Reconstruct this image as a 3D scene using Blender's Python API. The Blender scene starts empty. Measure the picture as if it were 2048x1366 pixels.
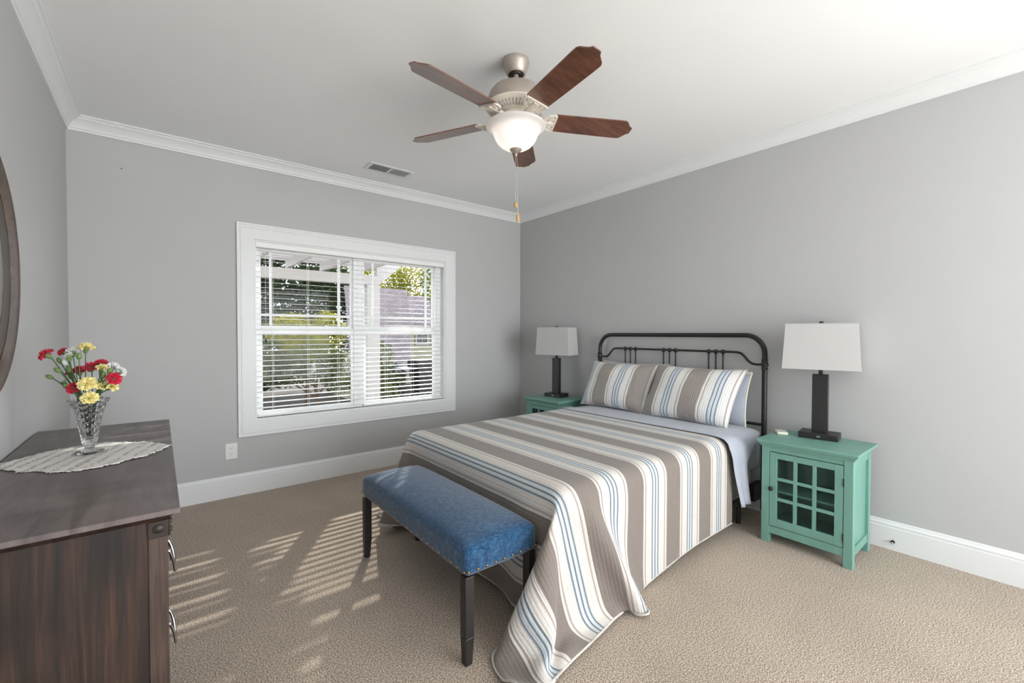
import bpy, math, random
import numpy as np
from mathutils import Matrix, Vector
S = bpy.context.scene
C = S.collection
PI = math.pi

# ---------------------------------------------------------------- camera
yaw, pitch, roll = 0.6805176, -0.0178911, 0.0014302
F = Vector((math.sin(yaw)*math.cos(pitch), math.cos(yaw)*math.cos(pitch), math.sin(pitch)))
R0 = Vector((math.cos(yaw), -math.sin(yaw), 0)); U0 = R0.cross(F)
RV = R0*math.cos(roll)+U0*math.sin(roll); UV = -R0*math.sin(roll)+U0*math.cos(roll)
cd = bpy.data.cameras.new('camera'); cd.sensor_width = 36; cd.lens = 873.2954/2048*36; cd.clip_start = .05
cam = bpy.data.objects.new('camera', cd); C.objects.link(cam)
cam.matrix_world = Matrix(((RV[0], UV[0], -F[0], -3.45102), (RV[1], UV[1], -F[1], -4.10599), (RV[2], UV[2], -F[2], 1.30593), (0, 0, 0, 1)))
S.camera = cam

# ---------------------------------------------------------------- world, sun, added fill lights, exposure
w = bpy.data.worlds.new('world'); S.world = w; w.use_nodes = True
nt = w.node_tree; nt.nodes.clear()
sky = nt.nodes.new('ShaderNodeTexSky'); sky.sky_type = 'HOSEK_WILKIE'; sky.turbidity = 3; sky.sun_direction = Vector((.62, 1, .66)).normalized()
bg = nt.nodes.new('ShaderNodeBackground'); bg.inputs['Strength'].default_value = 21
ow = nt.nodes.new('ShaderNodeOutputWorld')
hs = nt.nodes.new('ShaderNodeHueSaturation'); hs.inputs['Saturation'].default_value = .3
nt.links.new(sky.outputs[0], hs.inputs['Color']); nt.links.new(hs.outputs[0], bg.inputs[0]); nt.links.new(bg.outputs[0], ow.inputs[0])
sl = bpy.data.lights.new('sun', 'SUN'); sl.energy = 6; sl.angle = .012; sl.color = (1, .95, .86)
sun = bpy.data.objects.new('sun', sl); C.objects.link(sun)
sun.rotation_euler = Vector((.62, 1, .66)).to_track_quat('Z', 'Y').to_euler()
def area(name, loc, target, sx, sy, e, col=(1, 1, 1)):
    l = bpy.data.lights.new(name, 'AREA'); l.shape = 'RECTANGLE'; l.size = sx; l.size_y = sy; l.energy = e; l.color = col
    o = bpy.data.objects.new(name, l); C.objects.link(o); o.location = loc
    o.rotation_euler = (Vector(loc)-Vector(target)).to_track_quat('Z', 'Y').to_euler()
    return o
area('rear_fill_light', (-1.45, -6.95, 1.3), (-2.6, -3.5, 1.75), 2.5, 2.1, 100, (.98, .99, 1))  # added fill light behind the camera, no known source there
area('side_fill_light', (.09, -5.75, .85), (-3.9, -4.4, 1.0), .95, 1.4, 48, (1, .99, .97))  # added fill from the right, brightens the left wall
po_ = area('window_portal', (-1.95, .17, 1.33), (-1.95, -3, 1.33), 1.74, 1.44, 1); po_.data.cycles.is_portal = True
S.view_settings.view_transform = 'Standard'; S.view_settings.look = 'None'
S.view_settings.exposure = 0.15; S.view_settings.gamma = 1; S.view_settings.use_curve_mapping = False
S.cycles.use_denoising = True
S.cycles.max_bounces = 10; S.cycles.diffuse_bounces = 5; S.cycles.transparent_max_bounces = 24; S.cycles.transmission_bounces = 10
S.cycles.caustics_reflective = False; S.cycles.caustics_refractive = False; S.cycles.sample_clamp_indirect = 4

# ---------------------------------------------------------------- materials
def lin(c):
    return tuple(((x/255)/12.92 if x/255 <= .04045 else ((x/255+.055)/1.055)**2.4) for x in c)+(1,)
def newmat(name):
    m = bpy.data.materials.new(name); m.use_nodes = True
    n = m.node_tree; return m, n, n.nodes['Principled BSDF']
def N(n, t, **k):
    x = n.nodes.new(t)
    for a, b in k.items():
        if a.startswith('i_'): x.inputs[int(a[2:])].default_value = b
        else: setattr(x, a, b)
    return x
def ramp(n, stops, interp='LINEAR'):
    r = n.nodes.new('ShaderNodeValToRGB'); cr = r.color_ramp; cr.interpolation = interp
    while len(cr.elements) < len(stops): cr.elements.new(.5)
    for e, (p, c) in zip(cr.elements, stops): e.position = p; e.color = c
    return r
def coords(n, stretch=(1, 1, 1), out='Object', rot=(0, 0, 0)):
    tc = N(n, 'ShaderNodeTexCoord'); mp = N(n, 'ShaderNodeMapping'); mp.inputs['Scale'].default_value = stretch; mp.inputs['Rotation'].default_value = rot
    n.links.new(tc.outputs[out], mp.inputs[0]); return mp.outputs[0]
def noise(n, vec, scale, detail=3, rough=.5, dist=0):
    x = N(n, 'ShaderNodeTexNoise'); x.inputs['Scale'].default_value = scale; x.inputs['Detail'].default_value = detail
    x.inputs['Roughness'].default_value = rough; x.inputs['Distortion'].default_value = dist; n.links.new(vec, x.inputs['Vector']); return x.outputs[0]
def bumpn(n, h, strength, dist=.002):
    b = N(n, 'ShaderNodeBump'); b.inputs['Strength'].default_value = strength; b.inputs['Distance'].default_value = dist
    n.links.new(h, b.inputs['Height']); return b.outputs[0]
def mat(name, col, rough=.5, metal=0, var=.0, vs=6, bump=0, bs=150, stretch=(1, 1, 1), sheen=0, coat=0, spec=.5, col2=None):
    m, n, p = newmat(name); c = lin(col)
    p.inputs['Roughness'].default_value = rough; p.inputs['Metallic'].default_value = metal
    p.inputs['Sheen Weight'].default_value = sheen; p.inputs['Coat Weight'].default_value = coat; p.inputs['Specular IOR Level'].default_value = spec
    v = coords(n, stretch)
    a = tuple(x*(1-var) for x in c[:3])+(1,); b = lin(col2) if col2 else tuple(min(1, x*(1+var)) for x in c[:3])+(1,)
    r = ramp(n, [(.3, a), (.7, b)]); n.links.new(noise(n, v, vs), r.inputs[0]); n.links.new(r.outputs[0], p.inputs['Base Color'])
    if bump: n.links.new(bumpn(n, noise(n, v, bs, 2), bump), p.inputs['Normal'])
    return m
MT = {}
MT['wall'] = mat('grey_wall_paint', (186, 186, 186), .75, var=.008, vs=3, bump=.05, bs=260)
MT['ceiling'] = mat('white_ceiling_paint', (242, 242, 242), .9, var=.006, vs=3, bump=.04, bs=200)
MT['trim'] = mat('white_trim_paint', (228, 229, 230), .4, var=.006)
MT['vinyl'] = mat('white_vinyl', (238, 239, 240), .35, var=.005)
MT['slat'] = mat('white_blind_slat', (240, 240, 238), .45, var=.006)
MT['plastic'] = mat('white_plastic', (232, 232, 230), .35, var=.006)
MT['slot'] = mat('dark_slot', (40, 40, 42), .6, var=.05)
MT['duct'] = mat('grey_duct', (158, 158, 160), .7, var=.05)
MT['black_metal'] = mat('black_painted_metal', (44, 43, 43), .38, .3, var=.12, vs=30, bump=.05, bs=80)
MT['black_wood'] = mat('espresso_black_wood', (38, 34, 33), .42, var=.12, vs=10, stretch=(8, 8, 1))
MT['lamp_black'] = mat('matte_black_lamp', (34, 33, 33), .45, var=.08, vs=30)
MT['teal'] = mat('teal_paint', (112, 158, 145), .42, var=.05, vs=5, bump=.04, bs=60, stretch=(3, 3, 1))
MT['teal_dark'] = mat('teal_paint_inside', (110, 160, 150), .5, var=.05)
MT['nickel'] = mat('brushed_nickel', (176, 166, 156), .42, .55, var=.04, vs=20)
MT['fan_cream'] = mat('cream_enamel', (228, 220, 208), .4, .1, var=.02)
MT['chrome'] = mat('polished_nickel', (205, 205, 208), .18, 1, var=.02)
MT['bronze'] = mat('dark_bronze', (58, 52, 48), .45, .6, var=.1, vs=40)
MT['brass'] = mat('antique_brass', (150, 122, 78), .35, .9, var=.08, vs=60)
MT['knob_wood'] = mat('amber_wood', (196, 146, 84), .4, var=.12, vs=60, stretch=(1, 1, .3))
MT['chain'] = mat('pull_chain_metal', (190, 188, 184), .3, .8, var=.02)
MT['remote'] = mat('ivory_plastic', (226, 222, 210), .4, var=.01)
MT['button'] = mat('grey_button', (150, 148, 142), .5, var=.03)
MT['sheet'] = mat('blue_grey_sheet', (168, 173, 186), .85, var=.05, vs=4, bump=.25, bs=30, sheen=.3)
MT['boxspring'] = mat('cream_green_ticking', (196, 198, 180), .85, var=.04, vs=20)
MT['pillow_grey'] = mat('lavender_grey_pillow', (166, 170, 184), .85, var=.06, vs=8, bump=.3, bs=30, sheen=.3)
MT['piping'] = mat('cream_pillow_edge', (222, 220, 206), .85, var=.04, bump=.3, bs=60)
MT['hem'] = mat('quilt_binding', (196, 192, 184), .9, var=.06, vs=60)
MT['stem'] = mat('green_stem', (74, 104, 62), .55, var=.18, vs=40)
MT['calyx'] = mat('green_calyx', (112, 140, 78), .55, var=.18, vs=60)
MT['red'] = mat('crimson_petal', (206, 22, 58), .6, var=.2, vs=70, sheen=.2)
MT['yellow'] = mat('pale_yellow_petal', (246, 234, 164), .6, var=.04, vs=70, sheen=.2)
MT['white'] = mat('white_petal', (238, 238, 236), .6, var=.03, vs=70, sheen=.2)
MT['mulch'] = mat('brown_mulch', (58, 50, 46), .95, var=.35, vs=3, bump=.8, bs=30, col2=(92, 80, 72))
MT['patio'] = mat('pale_concrete', (178, 168, 158), .9, var=.06, vs=3)
MT['porch'] = mat('pale_porch_paint', (176, 170, 168), .6, var=.01)
MT['cream'] = mat('cream_siding', (168, 162, 138), .7, var=.03, vs=6, stretch=(.2, .2, 12))
MT['darkglass'] = mat('dark_window_glass', (70, 74, 70), .12, var=.1)
MT['bark'] = mat('brown_bark', (96, 76, 60), .9, var=.3, vs=14, bump=.6, bs=40)
MT['stone'] = mat('pale_stepping_stone', (150, 145, 136), .85, var=.08, vs=10)
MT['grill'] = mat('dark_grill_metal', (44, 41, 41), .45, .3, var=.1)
MT['grill_light'] = mat('pale_blue_grey_lid', (150, 154, 166), .4, .2, var=.04)

# carpet: cut-pile speckle
m, n, p = newmat('beige_carpet'); v = coords(n)
p.inputs['Roughness'].default_value = 1; p.inputs['Specular IOR Level'].default_value = .1; p.inputs['Sheen Weight'].default_value = .15
r1 = ramp(n, [(.36, lin((86, 73, 61))), (.5, lin((168, 152, 136))), (.62, lin((230, 215, 199)))])
n1 = noise(n, v, 185, 3, .75); n.links.new(n1, r1.inputs[0])
r2 = ramp(n, [(.3, (.9, .9, .9, 1)), (.7, (1.05, 1.05, 1.05, 1))]); n.links.new(noise(n, v, 2.2, 4, .6, .6), r2.inputs[0])
mx = N(n, 'ShaderNodeMixRGB', blend_type='MULTIPLY', i_0=1); n.links.new(r1.outputs[0], mx.inputs[1]); n.links.new(r2.outputs[0], mx.inputs[2])
n.links.new(mx.outputs[0], p.inputs['Base Color']); n.links.new(bumpn(n, n1, .3, .004), p.inputs['Normal']); MT['carpet'] = m

def wood(name, c0, c1, c2, grain=(1, 1, 12), scale=3, rough=.45, coat=0, knots=False, bump=.12):
    m, n, p = newmat(name); v = coords(n, grain)
    p.inputs['Roughness'].default_value = rough; p.inputs['Coat Weight'].default_value = coat; p.inputs['Coat Roughness'].default_value = .2
    g = noise(n, v, scale, 8, .62, .9); r = ramp(n, [(.32, lin(c0)), (.5, lin(c1)), (.68, lin(c2))]); n.links.new(g, r.inputs[0])
    out = r.outputs[0]
    v2 = coords(n); big = noise(n, v2, 2.6, 3, .5, 1.2)
    rb = ramp(n, [(.3, (.62, .62, .62, 1)), (.65, (1.12, 1.12, 1.12, 1))]); n.links.new(big, rb.inputs[0])
    mx = N(n, 'ShaderNodeMixRGB', blend_type='MULTIPLY', i_0=1); n.links.new(out, mx.inputs[1]); n.links.new(rb.outputs[0], mx.inputs[2]); out = mx.outputs[0]
    if knots:
        vk = coords(n, (6, 6, 3)); vo = N(n, 'ShaderNodeTexVoronoi'); vo.inputs['Scale'].default_value = 1.0; n.links.new(vk, vo.inputs['Vector'])
        rk = ramp(n, [(.10, (.15, .13, .12, 1)), (.40, (1, 1, 1, 1))]); n.links.new(vo.outputs['Distance'], rk.inputs[0])
        mk = N(n, 'ShaderNodeMixRGB', blend_type='MULTIPLY', i_0=.85); n.links.new(out, mk.inputs[1]); n.links.new(rk.outputs[0], mk.inputs[2]); out = mk.outputs[0]
    n.links.new(out, p.inputs['Base Color']); n.links.new(bumpn(n, g, bump, .002), p.inputs['Normal'])
    return m
MT['dresser_top'] = wood('grey_brown_wood_top', (84, 74, 74), (104, 93, 93), (120, 108, 107), (9, 1, 1), 2.2, .36)
MT['dresser_side'] = wood('dark_rustic_wood', (20, 12, 8), (45, 28, 19), (72, 48, 33), (22, 22, 1.0), 2.0, .55, knots=True)
MT['dresser_post'] = wood('dark_brown_post_wood', (48, 35, 30), (66, 50, 43), (80, 63, 55), (30, 30, 1), 3, .5)
MT['blade'] = wood('red_walnut_blade', (88, 52, 38), (112, 70, 52), (130, 86, 66), (1.2, 14, 14), 3, .3, .5, bump=.02)
MT['mirror_wood'] = wood('brown_mirror_wood', (46, 31, 23), (74, 50, 36), (96, 68, 48), (3, 3, 3), 5, .4)
MT['mirror_dark'] = mat('dark_grey_inner_frame', (70, 62, 57), .5, var=.12, vs=12)
m, n, p = newmat('mirror_silver'); p.inputs['Metallic'].default_value = 1; p.inputs['Roughness'].default_value = .02
n.links.new(ramp(n, [(0, (.86, .86, .83, 1)), (1, (.9, .9, .88, 1))]).outputs[0], p.inputs['Base Color']); MT['mirror'] = m

# blue woven linen
m, n, p = newmat('blue_linen'); p.inputs['Roughness'].default_value = .9; p.inputs['Sheen Weight'].default_value = .35; p.inputs['Specular IOR Level'].default_value = .2
na = noise(n, coords(n, (40, 420, 40)), 1, 2); nb = noise(n, coords(n, (420, 40, 40)), 1, 2); nc = noise(n, coords(n, (40, 40, 420)), 1, 2); nd = noise(n, coords(n), 420, 1)
ad = N(n, 'ShaderNodeMath', operation='ADD'); n.links.new(na, ad.inputs[0]); n.links.new(nb, ad.inputs[1])
ae = N(n, 'ShaderNodeMath', operation='ADD'); n.links.new(nc, ae.inputs[0]); n.links.new(nd, ae.inputs[1])
af = N(n, 'ShaderNodeMath', operation='ADD'); n.links.new(ad.outputs[0], af.inputs[0]); n.links.new(ae.outputs[0], af.inputs[1])
ml = N(n, 'ShaderNodeMath', operation='MULTIPLY', i_1=.25); n.links.new(af.outputs[0], ml.inputs[0])
r = ramp(n, [(.40, lin((15, 43, 72))), (.5, lin((29, 67, 101))), (.6, lin((58, 102, 136)))]); n.links.new(ml.outputs[0], r.inputs[0])
n.links.new(r.outputs[0], p.inputs['Base Color']); n.links.new(bumpn(n, ml.outputs[0], .2, .0012), p.inputs['Normal']); MT['linen'] = m

# striped quilt cloth: the first UV axis is metres along the stripes' repeat
def stripe(name, period, off, taupe, white, line, blue, pale, seam=.019):
    m, n, p = newmat(name); p.inputs['Roughness'].default_value = .92; p.inputs['Sheen Weight'].default_value = .25; p.inputs['Specular IOR Level'].default_value = .2
    uv = N(n, 'ShaderNodeUVMap'); sp = N(n, 'ShaderNodeSeparateXYZ'); n.links.new(uv.outputs[0], sp.inputs[0])
    a = N(n, 'ShaderNodeMath', operation='SUBTRACT', i_1=off); n.links.new(sp.outputs[0], a.inputs[0])
    b = N(n, 'ShaderNodeMath', operation='DIVIDE', i_1=period); n.links.new(a.outputs[0], b.inputs[0])
    f = N(n, 'ShaderNodeMath', operation='FRACT'); n.links.new(b.outputs[0], f.inputs[0])
    T, W, L, B, Pp = map(lin, (taupe, white, line, blue, pale)); k = lambda x: .389+.611*x
    r = ramp(n, [(0, T), (k(0), W), (k(.075), L), (k(.115), W), (k(.36), B), (k(.405), Pp), (k(.478), B), (k(.525), Pp), (k(.60), B), (k(.645), W), (k(.89), L), (k(.93), W), (.9995, T)], 'CONSTANT')
    n.links.new(f.outputs[0], r.inputs[0])
    v = N(n, 'ShaderNodeMapping'); v.inputs['Scale'].default_value = (60, 420, 1); n.links.new(uv.outputs[0], v.inputs[0])
    v2 = N(n, 'ShaderNodeMapping'); v2.inputs['Scale'].default_value = (420, 60, 1); n.links.new(uv.outputs[0], v2.inputs[0])
    ad = N(n, 'ShaderNodeMath', operation='ADD'); n.links.new(noise(n, v.outputs[0], 1, 2), ad.inputs[0]); n.links.new(noise(n, v2.outputs[0], 1, 2), ad.inputs[1])
    rr = ramp(n, [(.35, (.86, .86, .86, 1)), (.65, (1.08, 1.08, 1.08, 1))])
    hf = N(n, 'ShaderNodeMath', operation='MULTIPLY', i_1=.5); n.links.new(ad.outputs[0], hf.inputs[0]); n.links.new(hf.outputs[0], rr.inputs[0])
    mx = N(n, 'ShaderNodeMixRGB', blend_type='MULTIPLY', i_0=1); n.links.new(r.outputs[0], mx.inputs[1]); n.links.new(rr.outputs[0], mx.inputs[2])
    n.links.new(mx.outputs[0], p.inputs['Base Color'])
    def ridge(sock, per, pw=.35):
        q = N(n, 'ShaderNodeMath', operation='MULTIPLY', i_1=PI/per); n.links.new(sock, q.inputs[0])
        s_ = N(n, 'ShaderNodeMath', operation='SINE'); n.links.new(q.outputs[0], s_.inputs[0])
        ab = N(n, 'ShaderNodeMath', operation='ABSOLUTE'); n.links.new(s_.outputs[0], ab.inputs[0])
        pw_ = N(n, 'ShaderNodeMath', operation='POWER', i_1=pw); n.links.new(ab.outputs[0], pw_.inputs[0]); return pw_.outputs[0]
    wv = N(n, 'ShaderNodeMapping'); wv.inputs['Scale'].default_value = (30, 14, 1); n.links.new(uv.outputs[0], wv.inputs[0])
    rd = N(n, 'ShaderNodeMath', operation='ADD'); n.links.new(ridge(sp.outputs[0], seam), rd.inputs[0])
    q3 = N(n, 'ShaderNodeMath', operation='MULTIPLY', i_1=.9); n.links.new(noise(n, wv.outputs[0], 2.4, 3), q3.inputs[0]); n.links.new(q3.outputs[0], rd.inputs[1])
    n.links.new(bumpn(n, rd.outputs[0], .55, .004), p.inputs['Normal'])
    return m
MT['quilt'] = stripe('striped_quilt', .347, .29, (127, 118, 111), (206, 201, 195), (160, 148, 140), (112, 124, 134), (194, 199, 201))
MT['sham'] = stripe('striped_sham', .375, 0, (158, 150, 144), (232, 231, 228), (184, 174, 166), (136, 150, 164), (216, 222, 228), .016)

# glass and lamp shade
def glass(name, tint=(1, 1, 1), refl=.07):
    m, n, p = newmat(name); n.nodes.remove(p); o = n.nodes['Material Output']
    t = N(n, 'ShaderNodeBsdfTransparent'); t.inputs[0].default_value = tint+(1,); g = N(n, 'ShaderNodeBsdfGlossy'); g.inputs['Roughness'].default_value = .03
    lw = N(n, 'ShaderNodeLayerWeight'); lw.inputs[0].default_value = .25; mu = N(n, 'ShaderNodeMath', operation='MULTIPLY', i_1=.06)
    ad = N(n, 'ShaderNodeMath', operation='ADD', i_1=refl*.3); n.links.new(lw.outputs['Fresnel'], mu.inputs[0]); n.links.new(mu.outputs[0], ad.inputs[0])
    mix = N(n, 'ShaderNodeMixShader'); n.links.new(ad.outputs[0], mix.inputs[0]); n.links.new(t.outputs[0], mix.inputs[1]); n.links.new(g.outputs[0], mix.inputs[2])
    n.links.new(mix.outputs[0], o.inputs[0]); return m
MT['pane'] = glass('window_glass', (.97, .98, .98), .02)
MT['door_glass'] = glass('cabinet_glass', (.80, .88, .88), .06)
m, n, p = newmat('crystal'); p.inputs['Transmission Weight'].default_value = 1; p.inputs['Roughness'].default_value = .02; p.inputs['IOR'].default_value = 1.5
p.inputs['Base Color'].default_value = (1, 1, 1, 1); MT['crystal'] = m
tl = N(n, 'ShaderNodeBsdfTranslucent'); tl.inputs[0].default_value = (.95, .95, .95, 1); mx = N(n, 'ShaderNodeMixShader', i_0=.06)
n.links.new(p.outputs[0], mx.inputs[1]); n.links.new(tl.outputs[0], mx.inputs[2]); n.links.new(mx.outputs[0], n.nodes['Material Output'].inputs[0])
m, n, p = newmat('frosted_bowl_glass'); n.nodes.remove(p); o = n.nodes['Material Output']
tl = N(n, 'ShaderNodeBsdfTranslucent'); tl.inputs[0].default_value = (.6, .585, .57, 1); df = N(n, 'ShaderNodeBsdfPrincipled'); df.inputs['Base Color'].default_value = (.75, .73, .71, 1); df.inputs['Roughness'].default_value = .25
tr = N(n, 'ShaderNodeBsdfTransparent'); a = N(n, 'ShaderNodeMixShader', i_0=.5); n.links.new(tl.outputs[0], a.inputs[1]); n.links.new(df.outputs[0], a.inputs[2])
b = N(n, 'ShaderNodeMixShader', i_0=.0); n.links.new(a.outputs[0], b.inputs[1]); n.links.new(tr.outputs[0], b.inputs[2]); n.links.new(b.outputs[0], o.inputs[0]); MT['bowl'] = m
m, n, p = newmat('white_linen_shade'); n.nodes.remove(p); o = n.nodes['Material Output']
tl = N(n, 'ShaderNodeBsdfTranslucent'); tl.inputs[0].default_value = (.6, .59, .58, 1); df = N(n, 'ShaderNodeBsdfDiffuse'); df.inputs[0].default_value = lin((204, 203, 202))
a = N(n, 'ShaderNodeMixShader', i_0=.8); n.links.new(tl.outputs[0], a.inputs[1]); n.links.new(df.outputs[0], a.inputs[2]); n.links.new(a.outputs[0], o.inputs[0]); MT['shade'] = m
# lace: small open holes in rows
m, n, p = newmat('white_lace'); p.inputs['Base Color'].default_value = lin((236, 232, 228)); p.inputs['Roughness'].default_value = .9
v = coords(n, (1, 1, 1), rot=(0, 0, .3)); vo = N(n, 'ShaderNodeTexVoronoi'); vo.inputs['Scale'].default_value = 95; vo.inputs['Randomness'].default_value = .35; n.links.new(v, vo.inputs['Vector'])
wv = N(n, 'ShaderNodeTexWave'); wv.inputs['Scale'].default_value = 7; wv.inputs['Distortion'].default_value = .6; n.links.new(v, wv.inputs['Vector'])
c1 = N(n, 'ShaderNodeMath', operation='LESS_THAN', i_1=.42); n.links.new(vo.outputs['Distance'], c1.inputs[0])
c2 = N(n, 'ShaderNodeMath', operation='GREATER_THAN', i_1=.6); n.links.new(wv.outputs['Fac'], c2.inputs[0])
c3 = N(n, 'ShaderNodeMath', operation='MULTIPLY'); n.links.new(c1.outputs[0], c3.inputs[0]); n.links.new(c2.outputs[0], c3.inputs[1])
tr = N(n, 'ShaderNodeBsdfTransparent'); mx = N(n, 'ShaderNodeMixShader'); n.links.new(c3.outputs[0], mx.inputs[0]); n.links.new(p.outputs[0], mx.inputs[1]); n.links.new(tr.outputs[0], mx.inputs[2])
n.links.new(mx.outputs[0], n.nodes['Material Output'].inputs[0]); n.links.new(bumpn(n, vo.outputs['Distance'], .6, .004), p.inputs['Normal']); MT['lace'] = m
# roof shingles
m, n, p = newmat('lilac_grey_shingles'); p.inputs['Roughness'].default_value = .95
br = N(n, 'ShaderNodeTexBrick'); br.inputs['Scale'].default_value = 1; br.inputs['Brick Width'].default_value = .22; br.inputs['Row Height'].default_value = .11; br.inputs['Mortar Size'].default_value = .008
br.inputs['Color1'].default_value = lin((158, 144, 146)); br.inputs['Color2'].default_value = lin((134, 121, 123)); br.inputs['Mortar'].default_value = lin((96, 88, 88)); n.links.new(N(n, 'ShaderNodeUVMap').outputs[0], br.inputs['Vector'])
n.links.new(br.outputs[0], p.inputs['Base Color']); MT['shingle'] = m
def leafmat(name, c0, c1, c2):
    m, n, p = newmat(name); n.nodes.remove(p); o = n.nodes['Material Output']
    r = ramp(n, [(.3, lin(c0)), (.5, lin(c1)), (.72, lin(c2))]); n.links.new(noise(n, coords(n), 5, 4, .7), r.inputs[0])
    d = N(n, 'ShaderNodeBsdfDiffuse'); t = N(n, 'ShaderNodeBsdfTranslucent'); n.links.new(r.outputs[0], d.inputs[0]); n.links.new(r.outputs[0], t.inputs[0])
    x = N(n, 'ShaderNodeMixShader', i_0=.45); n.links.new(d.outputs[0], x.inputs[1]); n.links.new(t.outputs[0], x.inputs[2]); n.links.new(x.outputs[0], o.inputs[0]); return m
MT['leaf_dark'] = leafmat('dark_green_leaves', (30, 42, 35), (52, 66, 48), (104, 116, 60))
MT['leaf_yellow'] = leafmat('yellow_green_leaves', (70, 76, 32), (150, 148, 54), (190, 182, 76))
MT['leaf_mid'] = leafmat('mid_green_leaves', (56, 68, 46), (94, 106, 70), (146, 150, 112))

# ---------------------------------------------------------------- mesh helpers
class M:
    def __init__(s): s.v = []; s.f = []
    def add(s, vs, fs):
        o = len(s.v); s.v += [tuple(map(float, x)) for x in vs]; s.f += [tuple(i+o for i in f) for f in fs]; return s
    def box(s, a, b):
        a, b = [min(p, q) for p, q in zip(a, b)], [max(p, q) for p, q in zip(a, b)]
        vs = [(x, y, z) for x in (a[0], b[0]) for y in (a[1], b[1]) for z in (a[2], b[2])]
        return s.add(vs, [(0, 1, 3, 2), (4, 6, 7, 5), (0, 4, 5, 1), (2, 3, 7, 6), (0, 2, 6, 4), (1, 5, 7, 3)])
    def frustum(s, c0, h0, c1, h1):
        vs = [(c0[0]+sx*h0[0], c0[1]+sy*h0[1], c0[2]) for sx, sy in ((-1, -1), (1, -1), (1, 1), (-1, 1))]+[(c1[0]+sx*h1[0], c1[1]+sy*h1[1], c1[2]) for sx, sy in ((-1, -1), (1, -1), (1, 1), (-1, 1))]
        return s.add(vs, [(3, 2, 1, 0), (4, 5, 6, 7), (0, 1, 5, 4), (1, 2, 6, 5), (2, 3, 7, 6), (3, 0, 4, 7)])
    def tube(s, pts, r, n=12, cap=True):
        P = [Vector(p) for p in pts]; k = len(P); rs = r if hasattr(r, '__len__') else [r]*k
        up = None; vs = []
        for i in range(k):
            t = (P[min(i+1, k-1)]-P[max(i-1, 0)]).normalized()
            if up is None: up = t.orthogonal().normalized()
            up = (up-t*up.dot(t)).normalized(); b = t.cross(up)
            vs += [tuple(P[i]+(up*math.cos(2*PI*j/n)+b*math.sin(2*PI*j/n))*rs[i]) for j in range(n)]
        fs = [(i*n+j, i*n+(j+1) % n, (i+1)*n+(j+1) % n, (i+1)*n+j) for i in range(k-1) for j in range(n)]
        if cap: fs += [tuple(range(n-1, -1, -1)), tuple(range((k-1)*n, k*n))]
        return s.add(vs, fs)
    def lathe(s, prof, c=(0, 0, 0), n=40, axis='z', fn=None):
        vs = []; k = len(prof)
        for i, (r, h) in enumerate(prof):
            for j in range(n):
                a = 2*PI*j/n; rr = fn(r, h, a, i) if fn else r
                p = (rr*math.cos(a), rr*math.sin(a), h)
                if axis == 'x': p = (p[2], p[0], p[1])
                if axis == 'y': p = (p[0], p[2], -p[1])
                vs.append((p[0]+c[0], p[1]+c[1], p[2]+c[2]))
        fs = [(i*n+j, i*n+(j+1) % n, (i+1)*n+(j+1) % n, (i+1)*n+j) for i in range(k-1) for j in range(n)]
        if prof[0][0] > 1e-5: fs.append(tuple(range(n-1, -1, -1)))
        if prof[-1][0] > 1e-5: fs.append(tuple(range((k-1)*n, k*n)))
        return s.add(vs, fs)
    def ring(s, prof, c=(0, 0, 0), n=64, axis='z'):      # closed profile turned about an axis
        o = len(s.v); s.lathe(list(prof)+[prof[0]], c, n, axis)
        s.f = s.f[:]  # caps of an open lathe are dropped
        s.f = [f for f in s.f if not (len(f) == n and min(f) >= o)]
        return s
    def ball(s, c, r, n=12, m_=8, sc=(1, 1, 1)):
        return s.lathe([(r*math.sin(PI*i/m_)*1, -r*math.cos(PI*i/m_)) for i in range(m_+1)], (0, 0, 0), n) if False else s.add(
            [(c[0]+r*sc[0]*math.sin(PI*i/m_)*math.cos(2*PI*j/n), c[1]+r*sc[1]*math.sin(PI*i/m_)*math.sin(2*PI*j/n), c[2]-r*sc[2]*math.cos(PI*i/m_)) for i in range(m_+1) for j in range(n)],
            [(i*n+j, i*n+(j+1) % n, (i+1)*n+(j+1) % n, (i+1)*n+j) for i in range(m_) for j in range(n)])
    def prism(s, poly, z0, z1, fr=None):                 # polygon (a,b) extruded along c; fr maps (a,b,c) to a point
        fr = fr or (lambda a, b, c: (a, b, c)); k = len(poly)
        vs = [fr(a, b, z0) for a, b in poly]+[fr(a, b, z1) for a, b in poly]
        return s.add(vs, [tuple(range(k-1, -1, -1)), tuple(range(k, 2*k))]+[(i, (i+1) % k, k+(i+1) % k, k+i) for i in range(k)])
    def rbox(s, c, h, r, n=10, fn=None):                 # rounded box, finely divided
        o = {}; vs = []; fs = []
        def vid(p):
            key = tuple(round(x, 6) for x in p)
            if key in o: return o[key]
            q = [p[i]*h[i] for i in range(3)]; cl = [max(-h[i]+r, min(h[i]-r, q[i])) for i in range(3)]
            d = Vector([q[i]-cl[i] for i in range(3)]); d = d.normalized()*r if d.length > 1e-9 else d
            x = [c[i]+cl[i]+d[i] for i in range(3)]
            if fn: x = fn(x, p)
            o[key] = len(vs); vs.append(x); return o[key]
        def sp(t, i):                                    # sample more densely near the rounded edges
            k = r/h[i]; t = 2*t/n-1
            return math.copysign(1-(1-abs(t))**1.7, t)
        for ax in range(3):
            a, b = (ax+1) % 3, (ax+2) % 3
            for sg in (-1, 1):
                for i in range(n):
                    for j in range(n):
                        quad = []
                        for di, dj in ((0, 0), (1, 0), (1, 1), (0, 1)):
                            p = [0, 0, 0]; p[ax] = sg; p[a] = sp(i+di, a); p[b] = sp(j+dj, b); quad.append(vid(p))
                        fs.append(tuple(quad if sg > 0 else quad[::-1]))
        return s.add(vs, fs)
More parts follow.
